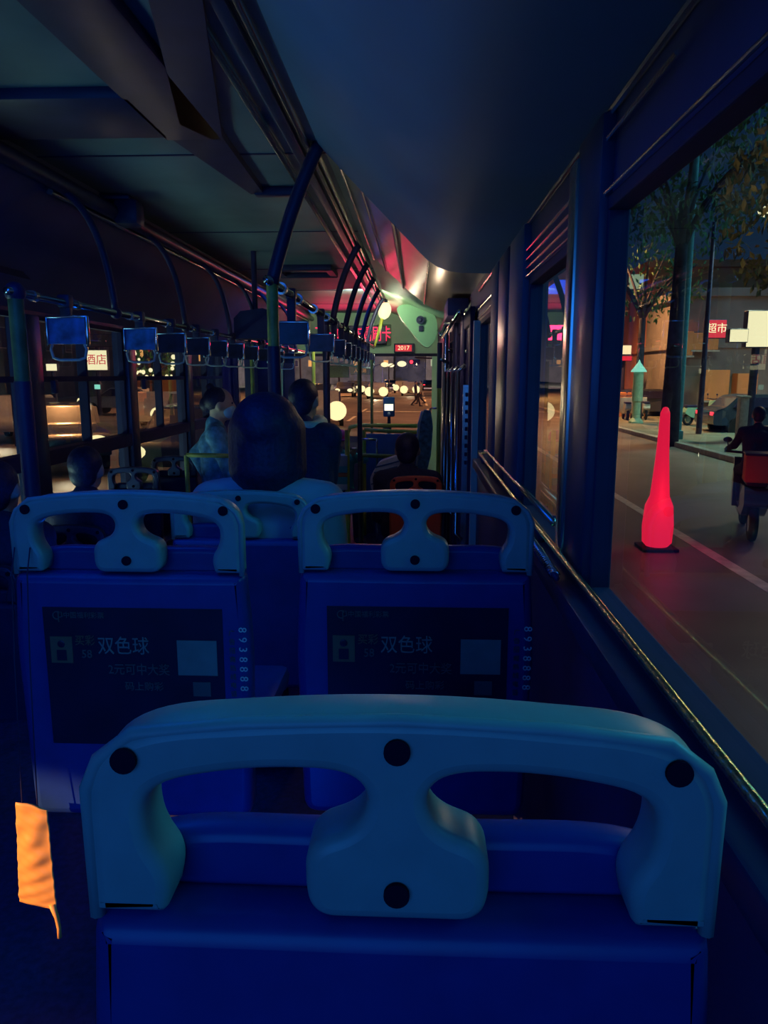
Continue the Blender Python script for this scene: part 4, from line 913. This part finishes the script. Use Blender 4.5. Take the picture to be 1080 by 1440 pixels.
# tree hung with light beads beyond the far windows
def tree(label, x, y, h, cr, nleaf, m, trunk=.22, group='street trees', seed=1, lights=0, squash=.8, lean=0.):
    rnd = random.Random(seed); t = thing('tree', label, 'tree', (x, y, RZ), group)
    b = MB().tube([(x, y, RZ), (x+lean*.3, y, RZ+h*.35), (x+lean, y, RZ+h)], [trunk, trunk*.8, trunk*.5], 12)
    part('tree_trunk', b, 'bark', t, smooth=True)
    c0 = Vector((x+lean, y, RZ+h+cr*.35))
    for k in range(7):
        a = k*2*PI/7; e_ = c0+Vector((math.cos(a)*cr*.7, math.sin(a)*cr*.7, (rnd.random()-.2)*cr*.5))
        part('branch', MB().tube(arc((x+lean*.8, y, RZ+h*.8), (x+lean+math.cos(a)*cr*.2, y+math.sin(a)*cr*.2, RZ+h*1.05), e_, 6), [.09-.01*j for j in range(7)], 7), 'bark', t, smooth=True)
    bm = bmesh.new()
    for k in range(nleaf):
        while True:
            v = Vector((rnd.uniform(-1, 1), rnd.uniform(-1, 1), rnd.uniform(-1, 1)))
            if .35 < v.length < 1: break
        clump = math.sin(v.x*7+seed)+math.sin(v.y*6+2*seed)+math.sin(v.z*8)
        if clump < -.6: continue
        p = c0+Vector((v.x*cr, v.y*cr, v.z*cr*squash)); s = rnd.uniform(.07, .16)
        R3 = Euler((rnd.uniform(0, 6), rnd.uniform(0, 6), rnd.uniform(0, 6))).to_matrix()
        q = [bm.verts.new(p+R3 @ Vector(c)*s) for c in [(-1, 0, 0), (0, -.45, .1), (1, 0, 0), (0, .45, .1)]]
        bm.faces.new(q)
    f = MB(); f.add(bm); part('foliage', f, m, t, smooth=False)
    for k in range(lights):
        a = rnd.uniform(0, 2*PI); v = rnd.uniform(-.8, .9); rr = math.sqrt(1-v*v)
        part('light_bead', MB().ball(c0+Vector((cr*rr*math.cos(a)*.95, -abs(cr*rr*math.sin(a)), v*cr*squash)), rnd.uniform(.05, .13), 8), 'lampw', t, smooth=True)
    return t
tree('small tree hung with round light beads beyond the far windows', at(212, 34), 34, 2.2, 1.55, 500, 'leaf', .14, seed=3, lights=70, squash=.62)
tree('dark tree beyond the nearest far window', -26, 26, 4.0, 2.6, 900, 'leaf', seed=5)
tree('large tree over the kerb with leaves coloured as if lamplit', 9.7, 17, 4.6, 3.5, 7000, 'leaf_lamplit', .20, seed=8, lean=.3)
tree('thick dark tree trunk behind the red cone with added glow', at(946, 23), 23, 7.0, 3.0, 3200, 'leaf', .30, seed=11)
tree('tree farther along the kerb past the pale lamp', 9.5, 33, 5.5, 3.0, 1800, 'leaf', seed=13)
# pedestrians crossing ahead
for k, (px, Y) in enumerate([(585, 52), (592, 56)]):
    J = standing(at(px, Y), Y, RZ+1.72, (1 if k == 0 else -1, 0, 0), floor=RZ)
    f = Vector((1 if k == 0 else -1, 0, 0))
    J['anR'] = J['anR']+f*.30; J['anL'] = J['anL']-f*.28+Vector((0, 0, .05)); J['knR'] = J['knR']+f*.18; J['knL'] = J['knL']-f*.02
    person('person in %s clothes walking across the road ahead' % ('dark', 'pale')[k], J, f, 1.0, 'jacket' if k == 0 else 'shirt', 'trousers', 'short', group='pedestrians crossing ahead')
# traffic signal
p = W(583, 509, 60)
t = thing('traffic_signal', 'traffic signal showing red above the crossing', 'traffic light', (p.x+2.5, 60, RZ))
part('signal_pole', MB().cyl((p.x+2.5, 60, RZ), (p.x+2.5, 60, p.z+.2), .1).cyl((p.x, 60, p.z+.35), (p.x+2.5, 60, p.z+.2), .06), 'darkmetal', t)
hd = part('signal_head', MB().box((p.x, 60, p.z), (.9, .25, .36), bev=.05), 'black', t)
part('red_lamp', MB().ball((p.x-.25, 59.86, p.z), (.14, .05, .14), 12), 'tail', hd, smooth=True)

# ---- kerb side, seen through the near window
block('building', 'terracotta building past the sidewalk with a lit upper window', 12.2, 22, 41, 60, 7.6, 'terra', 2, 2, 'y', 'winlit', .0)
a = W(884, 384, 40.8); b_ = W(905, 410, 40.8)
def boxed(name, label, px0, py0, px1, py1, Y, dep, m, cat, gr=None, kids=None, base_z=None):
    a = W(px0, py0, Y); b_ = W(px1, py1, Y); z0 = b_.z if base_z is None else base_z
    t = thing(name, label, cat, ((a.x+b_.x)/2, Y, z0), gr)
    part(kids[0] if kids else 'box_body', MB().span((a.x, Y, z0), (b_.x, Y+dep, a.z), bev=.03), m, t, smooth=False); return t, a, b_
shop_sign('pale lit window box at the top of the terracotta building', 884, 385, 905, 407, 40.6, 'winlit', depth=.42)
shop_sign('small bright white sign beside the window pillar', 869, 485, 888, 499, 39, 'sign', post=True)
shop_sign('red board under the small bright white sign', 871, 500, 889, 508, 38.9, 'redsign')
shop_sign('tall bright cream sign at the kerb beside the scooter', 1052, 436, 1084, 489, 24.35, 'sign', post=True)
shop_sign('bright cream sign arm pointing from the tall sign', 1026, 462, 1052, 482, 24, 'sign')
shop_sign('dim red banner sign under the tree', 994, 449, 1021, 476, 30, 'redsign', '超市', 'sign')
block('building', 'low dark shop building with orange lit panels', 11.9, 34, 34.5, 40.5, 5.5, 'concrete', 0, 0, 'y')
for k, (a0, b0, a1, b1) in enumerate([(993, 520, 1024, 563), (1038, 525, 1064, 557), (957, 466, 974, 500), (975, 468, 1010, 492), (868, 552, 895, 566)]):
    t, a, b_ = boxed('shop_panel', 'orange lit wall panel of the shops, %s' % ('the large one behind the cream post', 'the one nearer the tall cream sign', 'a narrow upright one under the tree', 'a flat one below the red banner', 'a low one by the window pillar')[k], a0, b0, a1, b1, 33.9 if k < 4 else 37, .62, 'orange', 'wall panel', 'orange shop panels', base_z=None if k < 4 else RZ+.13)
    part('panel_trim', MB().span((a.x-.05, a.y-.05, b_.z-.08), (b_.x+.05, a.y, b_.z)), 'kerb', t, smooth=False)
light('AREA', 'shop_front_light', (19, 29, 1.0), (1, .5, .25), 150, 6, 1, look=(19, 34, -.6))
# teal lit pole and the mint kiosk lamp, cream bollard
x = at(956, 24)
t = thing('street_pole', 'pale teal pole rising between the tree crowns', 'pole', (x, 24, RZ))
part('pole_shaft', MB().cyl((x, 24, RZ), (x, 24, 6.8), .16, .12), 'teal', t); part('pole_base', MB().box((x, 24, RZ+.25), (.36, .36, .3), bev=.04), 'teal', t)
p = W(897, 545, 32); pt = W(897, 511, 32)
t = thing('kiosk_lamp', 'mint green capped post lamp by the parked scooters', 'lamp', (p.x, 32, RZ))
part('lamp_column', MB().lathe([(.30, 0), (.30, .2), (.16, .35), (.16, 1.0), (.22, 1.05), (.20, pt.z-RZ-.3)], (p.x, 32, RZ)), 'scoot', t)
part('lamp_cap', MB().lathe([(.32, 0), (.30, .06), (.06, .38), (.01, .5)], (p.x, 32, pt.z-.35)), 'mint', t)
x = G(1040, 628); 
t = thing('bollard', 'pale cream square post on the kerb', 'post', (x.x, x.y, RZ))
h = (628-568)/1050*x.y
part('post_shaft', MB().box((x.x, x.y, RZ+.14+h/2), (.26, .26, h), bev=.03), 'kerb', t); part('post_top', MB().box((x.x, x.y, RZ+.14+h+.03), (.32, .32, .06), bev=.02), 'kerb', t)
# red cone with added glow
p = W(923, 768, 9.1)
t = thing('traffic_cone', 'tall red cone with added glow standing on the road by the window', 'traffic cone', (p.x, 9.1, RZ))
H = W(918, 578, 9.1).z-RZ
part('cone_body', MB().lathe([(.13, .0), (.175, .05), (.185, .25), (.165, .50), (.115, .62), (.10, .80), (.075, 1.15), (.055, H-.06), (.03, H), (.004, H+.01)], (p.x, 9.1, RZ+.04), 28), 'glowred', t, smooth=True)  # emission added so the cone glows like a lamp
part('cone_foot', MB().box((p.x, 9.1, RZ+.02), (.42, .42, .04), bev=.01), 'tyre', t)
light('POINT', 'cone_glow_fill', (p.x, 8.7, RZ+.7), (1, .03, .1), 7, .15)  # added point light spreading the glow of the cone
# scooters
def scooter(label, x, y, yaw, m='scoot', s=1.0, group='scooters on the kerb side', z0=RZ+.13, lamp=None):
    t = thing('scooter', label, 'scooter', (x, y, z0), group)
    P = lambda mb: shift(mb.turn(yaw, (0, 0, 0), 'Z'), (x, y, z0))
    for k in (-.62, .62):
        wh = part('wheel', P(MB().tube([(k+.19*math.cos(a*PI/8), 0, .24+.19*math.sin(a*PI/8)) for a in range(16)], .055, 8, closed=True)), 'tyre', t, smooth=True)
        part('hub', P(MB().cyl((k, -.05, .24), (k, .05, .24), .11)), 'alu', wh)
    part('floorboard', P(MB().box((.08, 0, .30), (.56, .28, .08), bev=.02)), m, t)
    part('rear_cowl', P(MB().prism(rounded([(-.85, .50, .05), (-.75, .72, .05), (-.18, .70, .05), (-.12, .32, .05), (-.5, .30, .1)], 3), -.14, .14)), m, t, bev=.03)
    part('saddle', P(MB().box((-.45, 0, .77), (.66, .26, .09), bev=.035)), 'black', t)
    part('front_shield', P(MB().prism(rounded([(.30, .30, .04), (.42, .98, .03), (.50, .98, .04), (.60, .55, .1), (.45, .30, .05)], 3), -.19, .19)), m, t, bev=.03)
    part('front_fender', P(MB().box((.62, 0, .46), (.40, .14, .06), rot=(0, .2, 0), bev=.02)), m, t)
    part('fork', P(MB().cyl((.60, 0, .26), (.45, 0, .98), .03)), 'alu', t)
    part('handlebar', P(MB().tube([(.40, -.33, 1.06), (.46, -.1, 1.04), (.46, .1, 1.04), (.40, .33, 1.06)], .018, 8)), 'black', t, smooth=True)
    part('headlamp', P(MB().ball((.52, 0, .93), (.05, .08, .07), 12)), lamp or 'white', t, smooth=True)
    for k in (-1, 1): part('mirror', P(MB().ball((.40, k*.30, 1.22), (.015, .06, .04), 10).cyl((.41, k*.28, 1.06), (.40, k*.30, 1.2), .008)), 'black', t, smooth=True)
    return t
q = G(986, 598, RZ+.13); scooter('mint scooter parked by the tree trunk', q.x, q.y, .25)
for k, px in enumerate((879, 893, 908)):
    q = G(px, 590, RZ+.13); scooter('grey parked scooter near the window pillar, %s' % ('closest to the pillar', 'middle one', 'closest to the red cone')[k], q.x, q.y+.2*k, 1.45, 'carlight', group='grey scooters by the pillar')
vehicle('dark car with one lamp parked behind the cream post', at(1092, 27), 27.5, PI*.5+PI, 'carpaint', lamps='amber', lamp_r=.12, group='parked cars on the kerb side')
vehicle('dark car parked beneath the terracotta building', at(905, 37), 38, PI*.5, 'carpaint', lamps='black', back='black', group='parked cars on the kerb side')
# rider close to the window
q = G(1034, 748)
scooter('dark scooter ridden past the window at the frame edge', q.x+.15, q.y, 1.25, 'carpaint', group=None, z0=RZ, lamp='amber')
f = Vector((math.cos(1.25), math.sin(1.25), 0)); rr = f.cross(Vector((0, 0, 1)))
o_ = Vector((q.x+.15, q.y, RZ)); pel = o_-f*.38+Vector((0, 0, .93)); z = Vector((0, 0, 1))
J = dict(pelvis=pel, chest=pel+f*.06+z*.32, neck=pel+f*.10+z*.50, head=pel+f*.14+z*.66)
for sd, k in (('R', 1), ('L', -1)):
    J['sh'+sd] = J['neck']+rr*k*.17-z*.05; J['el'+sd] = J['sh'+sd]+f*.18+rr*k*.08-z*.20; J['wr'+sd] = o_+f*.34+rr*k*.30+z*1.10; J['ha'+sd] = J['wr'+sd]+f*.08; J['curl'+sd] = 1.1
    J['hip'+sd] = pel+rr*k*.09; J['kn'+sd] = pel+f*.40+rr*k*.16-z*.08; J['an'+sd] = o_+f*.12+rr*k*.10+z*.42
person('person riding the dark scooter just outside the window, dark jacket', J, f, 1.0, 'jacket', 'trousers', 'short')
t = thing('carrier_box', 'orange brown box on the rear of the passing scooter', 'box', o_-f*.72+z*.82)
part('box_shell', shift(MB().box((0, 0, .17), (.34, .34, .34), bev=.03).turn(1.25, (0, 0, 0), 'Z'), o_-f*.80+z*.80), 'terra', t); part('box_lid', shift(MB().box((0, 0, .35), (.36, .36, .03), bev=.01).turn(1.25, (0, 0, 0), 'Z'), o_-f*.80+z*.80), 'black', t)
